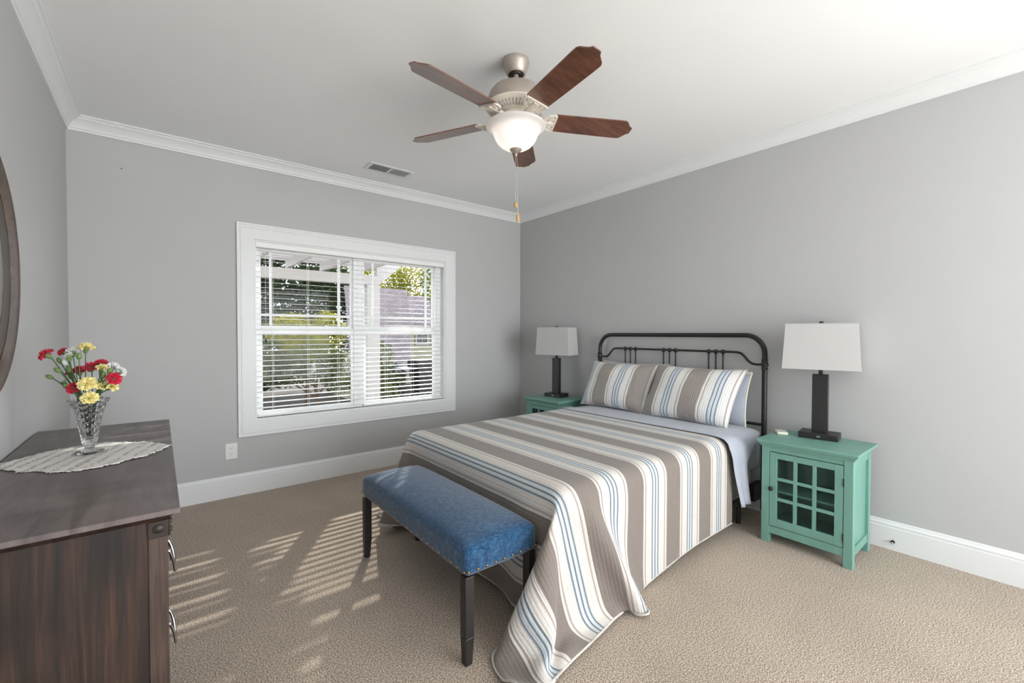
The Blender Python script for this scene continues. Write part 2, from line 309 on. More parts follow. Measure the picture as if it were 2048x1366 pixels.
    def build(s, name, m, parent=None, smooth=35, bevel=0, uv=None, kind=None):
        me = bpy.data.meshes.new(name); off = Vector((0, 0, 0)); r = parent
        while r is not None: off += r.location; r = r.parent
        me.from_pydata([(x-off[0], y-off[1], z-off[2]) for x, y, z in s.v], [], s.f); me.update()
        me.materials.append(MT[m] if isinstance(m, str) else m)
        if smooth is not None:
            me.shade_smooth(); me.set_sharp_from_angle(angle=math.radians(smooth))
        if uv is not None:
            l = me.uv_layers.new(name='UVMap')
            for lp in me.loops: l.data[lp.index].uv = uv[lp.vertex_index]
        o = bpy.data.objects.new(name, me); C.objects.link(o)
        if parent is not None: o.parent = parent
        if bevel:
            bm = o.modifiers.new('edge', 'BEVEL'); bm.width = bevel; bm.segments = 2; bm.limit_method = 'ANGLE'; bm.angle_limit = .6
        if kind: o['kind'] = kind
        return o
def thing(name, label, cat, loc=(0, 0, 0), group=None):
    o = bpy.data.objects.new(name, None); C.objects.link(o); o.location = loc; o.empty_display_size = .1
    if label: o['label'] = label
    if cat: o['category'] = cat
    if group: o['group'] = group
    return o
def tag(o, label, cat, group=None, kind=None):
    o['label'] = label; o['category'] = cat
    if group: o['group'] = group
    if kind: o['kind'] = kind
    return o
def struct(name, loc=(0, 0, 0)):
    o = bpy.data.objects.new(name, None); C.objects.link(o); o.location = loc; o['kind'] = 'structure'; return o
def dup(o, loc=None, label=None, group=None, parent=None):
    kids = list(o.children); c = o.copy(); C.objects.link(c)
    if parent is not None: c.parent = parent
    if loc is not None: c.location = loc
    if label: c['label'] = label
    if group: c['group'] = group
    for k in kids: dup(k, parent=c)
    return c
def smoothpath(pts, k=8):                                # Catmull-Rom through the points
    P = [Vector(p) for p in pts]; P = [P[0]*2-P[1]]+P+[P[-1]*2-P[-2]]; out = []
    for i in range(1, len(P)-2):
        for j in range(k):
            t = j/k; a, b, c_, d = P[i-1], P[i], P[i+1], P[i+2]
            out.append(.5*((2*b)+(c_-a)*t+(2*a-5*b+4*c_-d)*t*t+(3*b-a-3*c_+d)*t**3))
    return out+[P[-2]]

# ---------------------------------------------------------------- room shell
W, YB, H = 3.9135, -7.0, 2.74
M().box((-W-.12, YB-.12, -.1), (.12, .14, 0)).build('floor', 'carpet', kind='structure')
M().box((-W-.12, YB-.12, H), (.12, .14, H+.1)).build('ceiling', 'ceiling', kind='structure')
M().box((-W-.12, YB-.12, 0), (-W, .14, H)).build('wall_left', 'wall', kind='structure')
M().box((0, -5.25, 0), (.12, .14, H)).box((0, YB-.12, 0), (.12, -6.25, H)).box((0, -6.25, 2.06), (.12, -5.25, H)).build('wall_right', 'wall', kind='structure')
d_ = struct('side_fill_opening', (0, -5.75, 0))  # unseen opening added in the right wall to hold the side fill
M().box((-.018, -5.25, 0), (0, -5.16, 2.06)).box((-.018, -6.34, 0), (0, -6.25, 2.06)).box((-.018, -6.34, 2.06), (0, -5.16, 2.15)).build('casing', 'trim', d_, bevel=.003)
OX0, OX1, OZ0, OZ1 = -2.838, -1.058, .592, 2.0725
M().box((-W, 0, 0), (OX0, .14, H)).box((OX1, 0, 0), (0, .14, H)).box((OX0, 0, 0), (OX1, .14, OZ0)).box((OX0, 0, OZ1), (OX1, .14, H)).build('wall_back', 'wall', kind='structure')
M().box((-W, YB-.12, 0), (-3.78, YB, H)).box((-.12, YB-.12, 0), (0, YB, H)).box((-3.78, YB-.12, 0), (-.12, YB, .22)).box((-3.78, YB-.12, 2.4), (-.12, YB, H)).build('wall_rear', 'wall', kind='structure')
def run(name, prof, side, m='trim'):                     # moulding along one wall, mitred into the corners; prof = (distance from wall, height)
    def at(d, z, e):
        return {'back': ((-W+d) if e else (-d), -d, z), 'rear': ((-W+d) if e else (-d), YB+d, z),
                'right': (-d, (YB+d) if e else (-d), z), 'left': (-W+d, (YB+d) if e else (-d), z)}[side]
    k = len(prof); o = M(); o.add([at(d, z, 0) for d, z in prof]+[at(d, z, 1) for d, z in prof], [(i, (i+1) % k, k+(i+1) % k, k+i) for i in range(k)])
    if side in ('right', 'rear'): o.f = [f[::-1] for f in o.f]
    return o.build(name, m, kind='structure', smooth=25)
crown = [(0, H-.0898), (.011, H-.0898), (.012, H-.079), (.016, H-.0745), (.019, H-.073), (.021, H-.066), (.026, H-.058), (.034, H-.046), (.045, H-.034), (.057, H-.025), (.063, H-.022), (.065, H-.017), (.072, H-.011), (.0798, H-.009), (.0798, H), (0, H)]
for i, s in enumerate(('back', 'right', 'left', 'rear')): run('trim_%d' % (i+1), crown, s)
base = [(0, 0), (.016, 0), (.016, .134), (.0125, .137), (.0125, .141), (.0145, .146), (.014, .152), (.010, .158), (.0075, .163), (.0065, .169), (.003, .1737), (0, .1737)]
for s in ('back', 'right', 'left', 'rear'): run('baseboard_'+s, base, s)

# main window: moulded casing, jamb, twin double-hung sashes with edge muntins
def window(name, x0, x1, z0, z1, y, sg, cw=.124):
    r = struct(name, ((x0+x1)/2, y, z0)); Y = lambda d: y-sg*d
    prof = [(0, 0), (0, .012), (.004, .014), (.086, .014), (.090, .018), (.096, .0185), (.100, .013), (.106, .013), (.112, .020), (.121, .022), (cw, .018), (cw, 0)]
    k = len(prof); o = M(); cs = [(x0, z0, -1, -1), (x1, z0, 1, -1), (x1, z1, 1, 1), (x0, z1, -1, 1)]
    for cx, cz, sx, sz in cs: o.add([(cx+sx*a, Y(b), cz+sz*a) for a, b in prof], [])
    o.f = [(q*k+i, q*k+(i+1) % k, ((q+1) % 4)*k+(i+1) % k, ((q+1) % 4)*k+i) for q in range(4) for i in range(k)]
    o.build('casing', 'trim', r, smooth=25)
    T = .012
    M().box((x0, Y(0), z0), (x0+T, Y(-.14), z1)).box((x1-T, Y(0), z0), (x1, Y(-.14), z1)).box((x0+T, Y(0), z0), (x1-T, Y(-.14), z0+T)).box((x0+T, Y(0), z1-T), (x1-T, Y(-.14), z1)).build('jamb', 'trim', r)
    return r, Y
win, Y = window('window_1', OX0, OX1, OZ0, OZ1, 0, 1)
fr = M().box((OX0+.012, .068, OZ0+.012), (-2.790, .138, OZ1-.012)).box((-1.136, .068, OZ0+.012), (OX1-.012, .138, OZ1-.012))
fr.box((-2.79, .068, OZ0+.012), (-1.136, .138, .622)).box((-2.79, .068, 2.03), (-1.136, .138, OZ1-.012)).build('frame', 'vinyl', win, bevel=.003)
M().box((-2.008, .066, .622), (-1.908, .138, 2.03)).build('mullion', 'vinyl', win, bevel=.003)
for (a, b), vm in (((-2.79, -2.008), (-2.700, -2.128)), ((-1.908, -1.136), (-1.803, -1.224))):
    lo = M(); f_ = .02; y0, y1 = .078, .104
    lo.box((a, y0, .622), (a+f_, y1, 1.352)).box((b-f_, y0, .622), (b, y1, 1.352)).box((a+f_, y0, .622), (b-f_, y1, .650)).box((a+f_, y0, 1.300), (b-f_, y1, 1.352)).build('lower_sash', 'vinyl', win, bevel=.002)
    up = M(); y0, y1 = .106, .134; f_ = .016
    up.box((a, y0, 1.320), (a+f_, y1, 2.03)).box((b-f_, y0, 1.320), (b, y1, 2.03)).box((a+f_, y0, 1.320), (b-f_, y1, 1.372)).box((a+f_, y0, 2.0), (b-f_, y1, 2.03)).build('upper_sash', 'vinyl', win, bevel=.002)
    mu = M()
    for x in vm: mu.box((x-.009, .110, 1.373), (x+.009, .128, 1.9995))
    mu.box((a+.0165, .1085, 1.454), (b-.0165, .1275, 1.472)).build('muntin', 'vinyl', win)
    M().box((a+.015, .089, .645), (b-.015, .092, 1.303)).build('pane', 'pane', win)
    M().box((a+.012, .118, 1.368), (b-.012, .121, 2.004)).build('pane', 'pane', win)
rw, _ = window('rear_fill_opening', -3.78, -.12, .22, 2.4, YB, -1, .09)  # unseen framed opening, added to carry the rear fill light
M().box((-3.768, YB-.09, .232), (-3.73, YB-.05, 2.388)).box((-.17, YB-.09, .232), (-.132, YB-.05, 2.388)).box((-3.73, YB-.09, 2.35), (-.17, YB-.05, 2.388)).box((-3.73, YB-.09, .232), (-.17, YB-.05, .27)).build('frame', 'vinyl', rw)

# blinds
val = M().box((OX0+.013, .002, 2.016), (OX1-.013, .012, OZ1-.013)).build('window_valance', 'slat', bevel=.002)
tag(val, 'long white valance board across the head of the window, hiding both blind headrails', 'valance')
def blind(x0, x1, label, cords, tassel):
    r = thing('window_blind', label, 'blind', ((x0+x1)/2, .04, .61), 'horizontal slat blinds in the window')
    M().box((x0, .016, 2.014), (x1, .060, 2.056)).build('headrail', 'slat', r)
    s = M(); n = 31; z = 1.994
    for i in range(n):
        zz = z-.0437*i; sec = [(.0155, -.0015), (.026, 0), (.0375, .0010), (.049, .0016), (.0595, .0017)]
        vs = [(x, y, zz+h+d) for x in (x0+.002, x1-.002) for y, h in sec for d in (-.0008, .0008)]
        fs = []
        for j in range(4):
            a = 2*j; fs += [(a+1, a+3, 10+a+3, 10+a+1), (a, 10+a, 10+a+2, a+2)]
        fs += [(0, 1, 11, 10), (8, 18, 19, 9), (0, 2, 3, 1), (2, 4, 5, 3), (4, 6, 7, 5), (6, 8, 9, 7), (10, 11, 13, 12), (12, 13, 15, 14), (14, 15, 17, 16), (16, 17, 19, 18)]
        s.add(vs, fs)
    s.build('slats', 'slat', r, smooth=30)
    M().box((x0+.002, .014, .611), (x1-.002, .060, .630)).build('bottom_rail', 'slat', r, bevel=.004)
    for x in cords:
        M().tube([(x, .0115, 2.02), (x, .0115, .625)], .0011, 5).tube([(x, .0635, 2.02), (x, .0635, .625)], .0011, 5).build('ladder_cord', 'slat', r)
    for x, z0, z1 in tassel:
        M().tube([(x, .006, 2.02), (x, .006, z0)], .0011, 5).build('lift_cord', 'slat', r)
        M().lathe([(.002, z0), (.006, z0-.006), (.0075, z1+.006), (.004, z1)], (x, .006, 0), 10).build('cord_tassel', 'slot', r)
    return r
blind(OX0+.014, -1.946, 'white slat blind over the left window half, two small dark cord tassels at its edge', (-2.70, -2.42, -2.16, -1.97), ((-2.778, 1.925, 1.885), (-2.757, 1.262, 1.228)))
blind(-1.940, OX1-.014, 'white slat blind over the right window half, nearer the bed', (-1.925, -1.70, -1.42, -1.12), ())

# ceiling vent and outlet
vt = thing('ceiling_vent', 'white rectangular air vent in the ceiling above the window', 'vent', (-1.86, -.42, H))
x0, x1, y0, y1 = -2.062, -1.660, -.518, -.328
f_ = M(); f_.box((x0, y0, H-.007), (x1, y0+.028, H)).box((x0, y1-.028, H-.007), (x1, y1, H)).box((x0, y0+.028, H-.007), (x0+.034, y1-.028, H)).box((x1-.034, y0+.028, H-.007), (x1, y1-.028, H)).box((-1.868, y0+.028, H-.007), (-1.854, y1-.028, H))
f_.build('frame', 'trim', vt, bevel=.002)
M().box((x0+.03, y0+.025, H-.0015), (x1-.03, y1-.025, H-.0003)).build('duct_opening', 'duct', vt)
for a, b, t in ((x0+.034, -1.868, 1), (-1.854, x1-.034, -1)):
    l = M(); k = int((b-a)/.0115)
    for i in range(k):
        x = a+(i+.5)*(b-a)/k; l.add([(x-.003, y0+.026, H-.007), (x-.0015, y0+.026, H-.007), (x+.003*t, y0+.026, H-.001), (x-.003, y1-.026, H-.007), (x-.0015, y1-.026, H-.007), (x+.003*t, y1-.026, H-.001)], [(0, 1, 4, 3), (1, 2, 5, 4), (2, 0, 3, 5), (0, 2, 1), (3, 4, 5)])
    l.build('louver_bank', 'trim', vt)
M().box((x1-.024, y0+.03, H-.014), (x1-.014, y0+.055, H-.007)).build('damper_lever', 'trim', vt)
ol = thing('electrical_outlet', 'white duplex outlet plate low on the wall under the left end of the window', 'outlet', (-3.0085, 0, .366))
M().prism([(-3.05, .303), (-2.967, .303), (-2.967, .429), (-3.05, .429)], -.006, 0, lambda a, b, c: (a, c, b)).build('plate', 'plastic', ol, bevel=.003)
for z in (.388, .344):
    s = M().prism([(-3.0085+.017*math.cos(t)*1.0, z+max(-.0125, min(.0125, .017*math.sin(t)))) for t in [2*PI*i/24 for i in range(24)]], -.0085, -.005, lambda a, b, c: (a, c, b)).build('socket', 'plastic', ol)
    M().box((-3.0165, -.0092, z), (-3.0145, -.0082, z+.008)).box((-3.0025, -.0092, z), (-3.0005, -.0082, z+.007)).box((-3.0105, -.0092, z-.009), (-3.0065, -.0082, z-.005)).build('slots', 'slot', s)
st = thing('wall_connector', 'small round metal connector on the white baseboard right of the nightstand', 'connector', (-.016, -3.522, .052))
M().lathe([(.010, 0), (.010, -.004), (.0065, -.006), (.006, -.016), (.004, -.018)], (-.016, -3.522, .052), 16, 'x').build('collar', 'bronze', st)
M().ball((-.036, -3.522, .050), .006).build('tip', 'chrome', st)

# ---------------------------------------------------------------- ceiling fan
FX, FY = -1.975, -2.312
fan = thing('ceiling_fan', 'five-blade ceiling fan with walnut blades and a lit frosted glass bowl', 'ceiling fan', (FX, FY, H))
c = (FX, FY, 0)
M().lathe([(.070, 2.74), (.071, 2.728), (.068, 2.716), (.060, 2.694), (.052, 2.674), (.046, 2.668), (.040, 2.668), (.0395, 2.684), (.0, 2.684)], c, 40).build('canopy', 'nickel', fan)
M().lathe([(.030, 2.676), (.034, 2.670), (.030, 2.664), (0, 2.664)], c, 24).build('hanger_ball', 'bronze', fan)
M().lathe([(.0135, 2.67), (.0135, 2.61)], c, 20).build('downrod', 'nickel', fan)
M().lathe([(.014, 2.618), (.05, 2.612), (.092, 2.602), (.120, 2.586), (.138, 2.564), (.146, 2.540), (.148, 2.514), (.146, 2.500)], c, 48).build('motor_housing', 'nickel', fan)
vr = M().lathe([(.146, 2.503), (.156, 2.497), (.158, 2.490), (.150, 2.482), (.120, 2.470), (.090, 2.462), (.070, 2.458), (.070, 2.44), (0, 2.44)], c, 60).build('vent_ring', 'fan_cream', fan)
sl_ = M()
for i in range(45):
    a = 2*PI*i/45; d = Vector((math.cos(a), math.sin(a), 0)); t = Vector((-d.y, d.x, 0)); q = []
    for r_, z_ in ((.098, 2.4628), (.138, 2.4762)):
        for s in (-1, 1): q.append(tuple(Vector((FX, FY, z_))+d*r_+t*s*.0032))
    sl_.add(q+[(x, y, z+.004) for x, y, z in q], [(0, 1, 3, 2), (4, 6, 7, 5), (0, 4, 5, 1), (2, 3, 7, 6), (0, 2, 6, 4), (1, 5, 7, 3)])
sl_.build('vent_slots', 'duct', vr)
M().lathe([(.07, 2.458), (.075, 2.45), (.075, 2.425), (.06, 2.415), (.055, 2.408), (0, 2.408)], c, 40).build('switch_housing', 'fan_cream', fan)
half = [(.205, .0), (.205, .058), (.212, .062), (.36, .0655), (.57, .0685), (.598, .0675), (.612, .060), (.622, .046), (.628, .038), (.638, .027), (.648, .0225), (.651, .018), (.651, 0)]
outl = [(r, w_) for r, w_ in half]+[(r, -w_) for r, w_ in half[::-1] if w_ > 0]
outl = [p for i, p in enumerate(outl) if i > 0]
pt = math.radians(-13)
for kk in range(5):
    A = math.radians(-171.7+72*kk); d = Vector((math.cos(A), math.sin(A), 0)); t = Vector((-math.sin(A), math.cos(A), 0))
    tw = t*math.cos(pt)+Vector((0, 0, math.sin(pt))); up = d.cross(tw)
    fr_ = lambda a, b, z_: tuple(Vector((FX, FY, 2.434))+d*a+tw*b+up*z_)
    b_ = M().prism(outl, 0, .006, fr_).build('blade', 'blade', fan, smooth=30)
    ir = M()
    def bar(p, q, wd, z0=-.008, z1=0.0):
        p, q = Vector(p), Vector(q); nn = (q-p).normalized(); nn = Vector((-nn.y, nn.x))*wd/2
        ir.prism([tuple(p-nn), tuple(q-nn), tuple(q+nn), tuple(p+nn)], z0, z1, fr_)
    bar((.085, 0), (.205, 0), .022, -.012, .004)
    bar((.155, 0), (.212, 0), .012)
    bar((.209, -.058), (.209, .058), .011)
    for s in (1, -1):
        P_ = [(.135, .008*s), (.150, .030*s), (.172, .050*s), (.196, .0585*s), (.209, .058*s)]
        for p, q in zip(P_, P_[1:]): bar(p, q, .013)
        P_ = [(.165, .004*s), (.178, .026*s), (.203, .036*s)]
        for p, q in zip(P_, P_[1:]): bar(p, q, .007)
    iron = ir.build('blade_iron', 'fan_cream', fan, smooth=30)
bowl_prof = [(.158, 2.400), (.159, 2.397), (.155, 2.391), (.143, 2.384), (.130, 2.374), (.121, 2.362), (.115, 2.348), (.108, 2.330), (.097, 2.313), (.082, 2.298), (.062, 2.286), (.038, 2.279), (.012, 2.276)]
M().lathe([(.02, 2.409), (.132, 2.409), (.136, 2.405), (.132, 2.402), (0, 2.402)], c, 48).build('bulb_shield', 'fan_cream', fan)  # plate added to keep bulb light off the vent ring and blade irons
M().lathe(bowl_prof+[(r-.004 if r > .02 else .008, z+.004) for r, z in bowl_prof[::-1]], c, 64).build('glass_bowl', 'bowl', fan, smooth=60)
M().lathe([(.030, 2.2795), (.032, 2.276), (.026, 2.268), (.014, 2.262), (.007, 2.258), (.009, 2.252), (.006, 2.246), (.003, 2.240), (0, 2.238)], c, 28).build('finial', 'nickel', fan)
for k, (dx, dy, z1, z2, z3) in enumerate(((-.012, -.014, 2.243, 1.998, 1.967), (.004, -.012, 2.243, 1.940, 1.893))):
    ch = M().tube([(FX+dx*.4, FY+dy*.4, z1), (FX+dx, FY+dy, z1-.05), (FX+dx, FY+dy, z2)], .0011, 6).ball((FX+dx, FY+dy, z1-.11), .0028).build('pull_chain', 'chain', fan)
    hh = z2-z3
    M().lathe([(.002, z2), (.006, z2-.2*hh), (.0085, z2-.5*hh), (.0075, z2-.8*hh), (.003, z3)], (FX+dx, FY+dy, 0), 14).build('pull_knob', 'knob_wood', ch)
for a in (20, 140, 260):
    bl = bpy.data.lights.new('fan_bulb', 'POINT'); bl.energy = .95; bl.color = (1, .975, .95); bl.shadow_soft_size = .03
    o = bpy.data.objects.new('fan_bulb', bl); C.objects.link(o); o.location = (FX+.055*math.cos(math.radians(a)), FY+.055*math.sin(math.radians(a)), 2.345)

# ---------------------------------------------------------------- nightstands
def nightstand(label):
    X0, X1, Y0, Y1 = -.487, -.118, -3.433, -2.962
    r = thing('nightstand', label, 'nightstand', (-.30, -3.1975, 0), 'teal glass-door nightstands')
    M().box((-.508, -3.459, .629), (-.080, -2.936, .645)).build('top', 'teal', r, bevel=.003)
    mo = M(); pr = [(0, .603), (.004, .603), (.006, .611), (.012, .617), (.017, .624), (.018, .629)]
    ring = lambda a, z: [(X0-a, Y0-a, z), (X0-a, Y1+a, z), (X1, Y1+a, z), (X1, Y0-a, z)]
    mo.add([p for a, z in pr for p in ring(a, z)], [(i*4+j, i*4+(j+1) % 4, i*4+4+(j+1) % 4, i*4+4+j) for i in range(len(pr)-1) for j in range(4)]); mo.f = [f[::-1] for f in mo.f]
    mo.build('cornice', 'teal', r, smooth=30)
    L = .044
    for x in (X0, X1-L):
        for y in (Y0, Y1-L): M().box((x, y, 0), (x+L, y+L, .608)).build('leg', 'teal', r, bevel=.002)
    M().box((X0+.004, Y0+L, .574), (X0+.022, Y1-L, .608)).build('top_rail', 'teal', r, bevel=.001)
    M().box((X0+.004, Y0+L, .060), (X0+.022, Y1-L, .106)).build('bottom_rail', 'teal', r, bevel=.001)
    for y in (Y0, Y1):
        s = 1 if y == Y0 else -1
        M().box((X0+L, y+s*.016, .10), (X1-L, y+s*.022, .60)).build('side_panel', 'teal', r)
        [M().box((X0+L, y+s*.004, z0), (X1-L, y+s*.022, z1)).build('side_rail', 'teal', r, bevel=.001) for z0, z1 in ((.560, .608), (.060, .106))]
    M().box((X1-.02, Y0+L, .06), (X1-.014, Y1-L, .608)).build('back_panel', 'teal_dark', r)
    M().box((X0+.03, Y0+.022, .090), (X1-.02, Y1-.022, .104)).build('floor_board', 'teal_dark', r)
    M().box((X0+.045, Y0+.022, .312), (X1-.02, Y1-.022, .326)).build('shelf', 'teal_dark', r)
    a, b, z0, z1 = Y0+L+.003, Y1-L-.003, .110, .570
    d = M(); sw = .040; d.box((X0+.001, a, z0), (X0+.021, a+sw, z1)).box((X0+.001, b-sw, z0), (X0+.021, b, z1)).box((X0+.0014, a+sw, z0), (X0+.021, b-sw, z0+.048)).box((X0+.0014, a+sw, z1-.036), (X0+.021, b-sw, z1))
    door = d.build('door', 'teal', r, bevel=.0012)
    A, B, Z0, Z1 = a+sw, b-sw, z0+.048, z1-.036; mu = M()
    for i in (1, 2):
        y = A+(B-A)*i/3; mu.box((X0+.002, y-.0095, Z0), (X0+.016, y+.0095, Z1))
        z = Z0+(Z1-Z0)*i/3; mu.box((X0+.0024, A, z-.0095), (X0+.0155, B, z+.0095))
    mu.build('muntin', 'teal', door, bevel=.001)
    M().box((X0+.0105, A, Z0), (X0+.0130, B, Z1)).build('glass_pane', 'door_glass', door)
    M().lathe([(.005, 0), (.005, -.010), (.012, -.014), (.0145, -.020), (.012, -.026), (.006, -.029), (0, -.0295)], (X0+.002, b-.012, .345), 20, 'x').build('knob', 'bronze', door)
    for z in (.475, .165): M().box((X0-.002, a-.005, z-.024), (X0+.006, a+.001, z+.024)).build('hinge', 'bronze', door)
    return r
ns = nightstand('teal nightstand with a nine-pane glass door beside the right side of the bed')
dup(ns, (-.30+.045, -.868, 0), 'teal nightstand in the far corner between bed and window wall')

# ---------------------------------------------------------------- table lamps
def lamp(label):
    z = .645; cx = -.178; cy = -3.186
    r = thing('table_lamp', label, 'lamp', (cx, cy, z), 'black post table lamps')
    b = M().box((-.250, -3.287, z), (-.106, -3.080, z+.038)).build('base', 'lamp_black', r, bevel=.002)
    M().box((-.2512, -3.196, z+.014), (-.2495, -3.178, z+.024)).build('power_socket', 'chrome', b)
    M().box((-.201, -3.227, z+.038), (-.157, -3.144, z+.406)).build('post', 'lamp_black', r, bevel=.0015)
    M().box((-.189, -3.197, z+.406), (-.169, -3.175, z+.47)).build('neck', 'lamp_black', r, bevel=.002)
    s = M(); h0, h1 = (.100, .202), (.090, .186); z0, z1 = 1.086, 1.371
    def rect(h, zz, e=0): return [(cx+sx*(h[0]-e), cy+sy*(h[1]-e), zz) for sx, sy in ((-1, -1), (1, -1), (1, 1), (-1, 1))]
    s.add(rect(h0, z0)+rect(h1, z1)+rect(h0, z0, .002)+rect(h1, z1, .002), [f for j in range(4) for k in [(j+1) % 4] for f in ((j, k, 4+k, 4+j), (8+k, 8+j, 12+j, 12+k), (k, j, 8+j, 8+k), (4+j, 4+k, 12+k, 12+j))])
    sh = s.build('shade', 'shade', r, smooth=None)
    for h, zz in ((h0, z0), (h1, z1)):
        q = rect((h[0]+.0006, h[1]+.0006), zz); t = M()
        for j in range(4): t.tube([q[j], q[(j+1) % 4]], .0022, 6)
        t.build('trim_edge', 'shade', sh)
    M().tube([(cx-.089, cy, 1.366), (cx+.089, cy, 1.366)], .0025, 6).tube([(cx, cy-.185, 1.366), (cx, cy+.185, 1.366)], .0025, 6).tube([(cx, cy, 1.10), (cx, cy, 1.372)], .004, 8).build('harp', 'lamp_black', r)
    M().lathe([(.011, 1.370), (.012, 1.374), (.012, 1.384), (.010, 1.387), (0, 1.387)], (cx, cy, 0), 16).build('finial', 'lamp_black', r)
    return r
lp = lamp('black post lamp with white rectangular shade on the nightstand right of the bed'); lp.rotation_euler.z = math.radians(8)
for ch_ in lp.children:
    if ch_.name.startswith(('shade', 'harp')): ch_.rotation_euler.z = math.radians(5)
dup(lp, (-.198, -3.186+2.352, .645), 'black post lamp with white rectangular shade on the far nightstand near the window')
rm = thing('fan_remote', 'small ivory remote control lying on the nightstand by the lamp', 'remote control', (-.235, -2.985, .645))
ang = math.radians(-62)
def rot2(x, a=ang, c_=(-.235, -2.985)): return (c_[0]+x[0]*math.cos(a)-x[1]*math.sin(a), c_[1]+x[0]*math.sin(a)+x[1]*math.cos(a), x[2])
rb = M().rbox((0, 0, .654), (.031, .05, .009), .006, 8); rb.v = [rot2(v) for v in rb.v]; body = rb.build('body', 'remote', rm)
for q in [(-.015, .03), (.015, .03), (-.015, .012), (.015, .012), (0, -.006), (-.015, -.024), (.015, -.024)]:
    M().ball(rot2((q[0], q[1], .6625)), .0055, 12, 6, (1, 1, .35)).build('button', 'button', body)

# ---------------------------------------------------------------- bed
BX = -.055; YL, YR = -1.297, -2.808
bed = thing('metal_bed', 'black metal bed frame with curved spindle headboard against the wall', 'bed', (-1.05, -2.0525, 0))
arc = [(BX, YL, .03), (BX, YL, 1.162)]+[(BX, YL-.135*(1-math.cos(a)), 1.162+.135*math.sin(a)) for a in [PI/2*i/10 for i in range(1, 11)]]
arc = arc+[(x, YL+YR-y, z) for x, y, z in arc[::-1]]
M().tube(arc, .0178, 18).build('headboard_tube', 'black_metal', bed, smooth=60)
rl = [(BX, YL, 1.086), (BX, -1.345, 1.084), (BX, -1.385, 1.090), (BX, -1.415, 1.112), (BX, -1.440, 1.142), (BX, -1.468, 1.163), (BX, -1.51, 1.169), (BX, -1.60, 1.169)]
rl = smoothpath(rl, 5); rl = rl+[Vector((x, YL+YR-y, z)) for x, y, z in rl[::-1]]
M().tube(rl, .0088, 12).build('curved_rail', 'black_metal', bed, smooth=60)
M().tube([(BX, YL, .648), (BX, YR, .648)], .0105, 12).build('lower_rail', 'black_metal', bed, smooth=60)
for yc in (-1.6545, -2.0525, -2.4515):
    for d in (-.0565, 0, .0565):
        M().tube([(BX, yc+d, 1.169), (BX, yc+d, .648)], .0062, 10).lathe([(.006, 1.148), (.010, 1.152), (.016, 1.161), (.0185, 1.170), (.016, 1.178), (.008, 1.185), (0, 1.186)], (BX, yc+d, 0), 16).build('spindle', 'black_metal', bed, smooth=50)
for y in (YL, YR):
    M().lathe([(.018, 1.046), (.0225, 1.049), (.0225, 1.055), (.0195, 1.058), (.0195, 1.068), (.024, 1.076), (.025, 1.086), (.024, 1.096), (.0195, 1.104), (.0195, 1.112), (.0225, 1.115), (.0225, 1.121), (.018, 1.124)], (BX, y, 0), 20).build('post_collar', 'black_metal', bed, smooth=50)
    s = .045 if y == YL else -.045
    M().box((-2.05, y-s-.0125, .13), (-.06, y-s+.0125, .165)).build('side_rail', 'black_metal', bed)
    M().box((-.20, y-s*.5-.02, .12), (-.05, y-s*.5+.02, .24)).build('bracket', 'black_metal', bed, bevel=.003)
    for x in (-1.98, -.35): M().tube([(x, y-s, .0), (x, y-s, .14)], .016, 12).build('foot', 'black_metal', bed)
bs_ = M().rbox((-1.09, -2.0525, .245), (1.005, .694, .084), .035, 10).build('box_spring', 'boxspring', smooth=60)
tag(bs_, 'cream box spring showing below the mattress at the head end of the bed', 'box spring')
def mfn(x, p):
    bul = .012*math.sin(PI*min(1, max(0, (x[2]-.33)/.29)))
    return [x[0]+(bul if p[0] > .9 else -bul if p[0] < -.9 else 0), x[1]+(bul if p[1] > .9 else -bul if p[1] < -.9 else 0), x[2]]
ms = M().rbox((-1.10, -2.0525, .475), (1.018, .738, .146), .055, 16, mfn).build('mattress', 'sheet', smooth=60)
tag(ms, 'mattress in a blue-grey fitted sheet under the quilt', 'mattress')

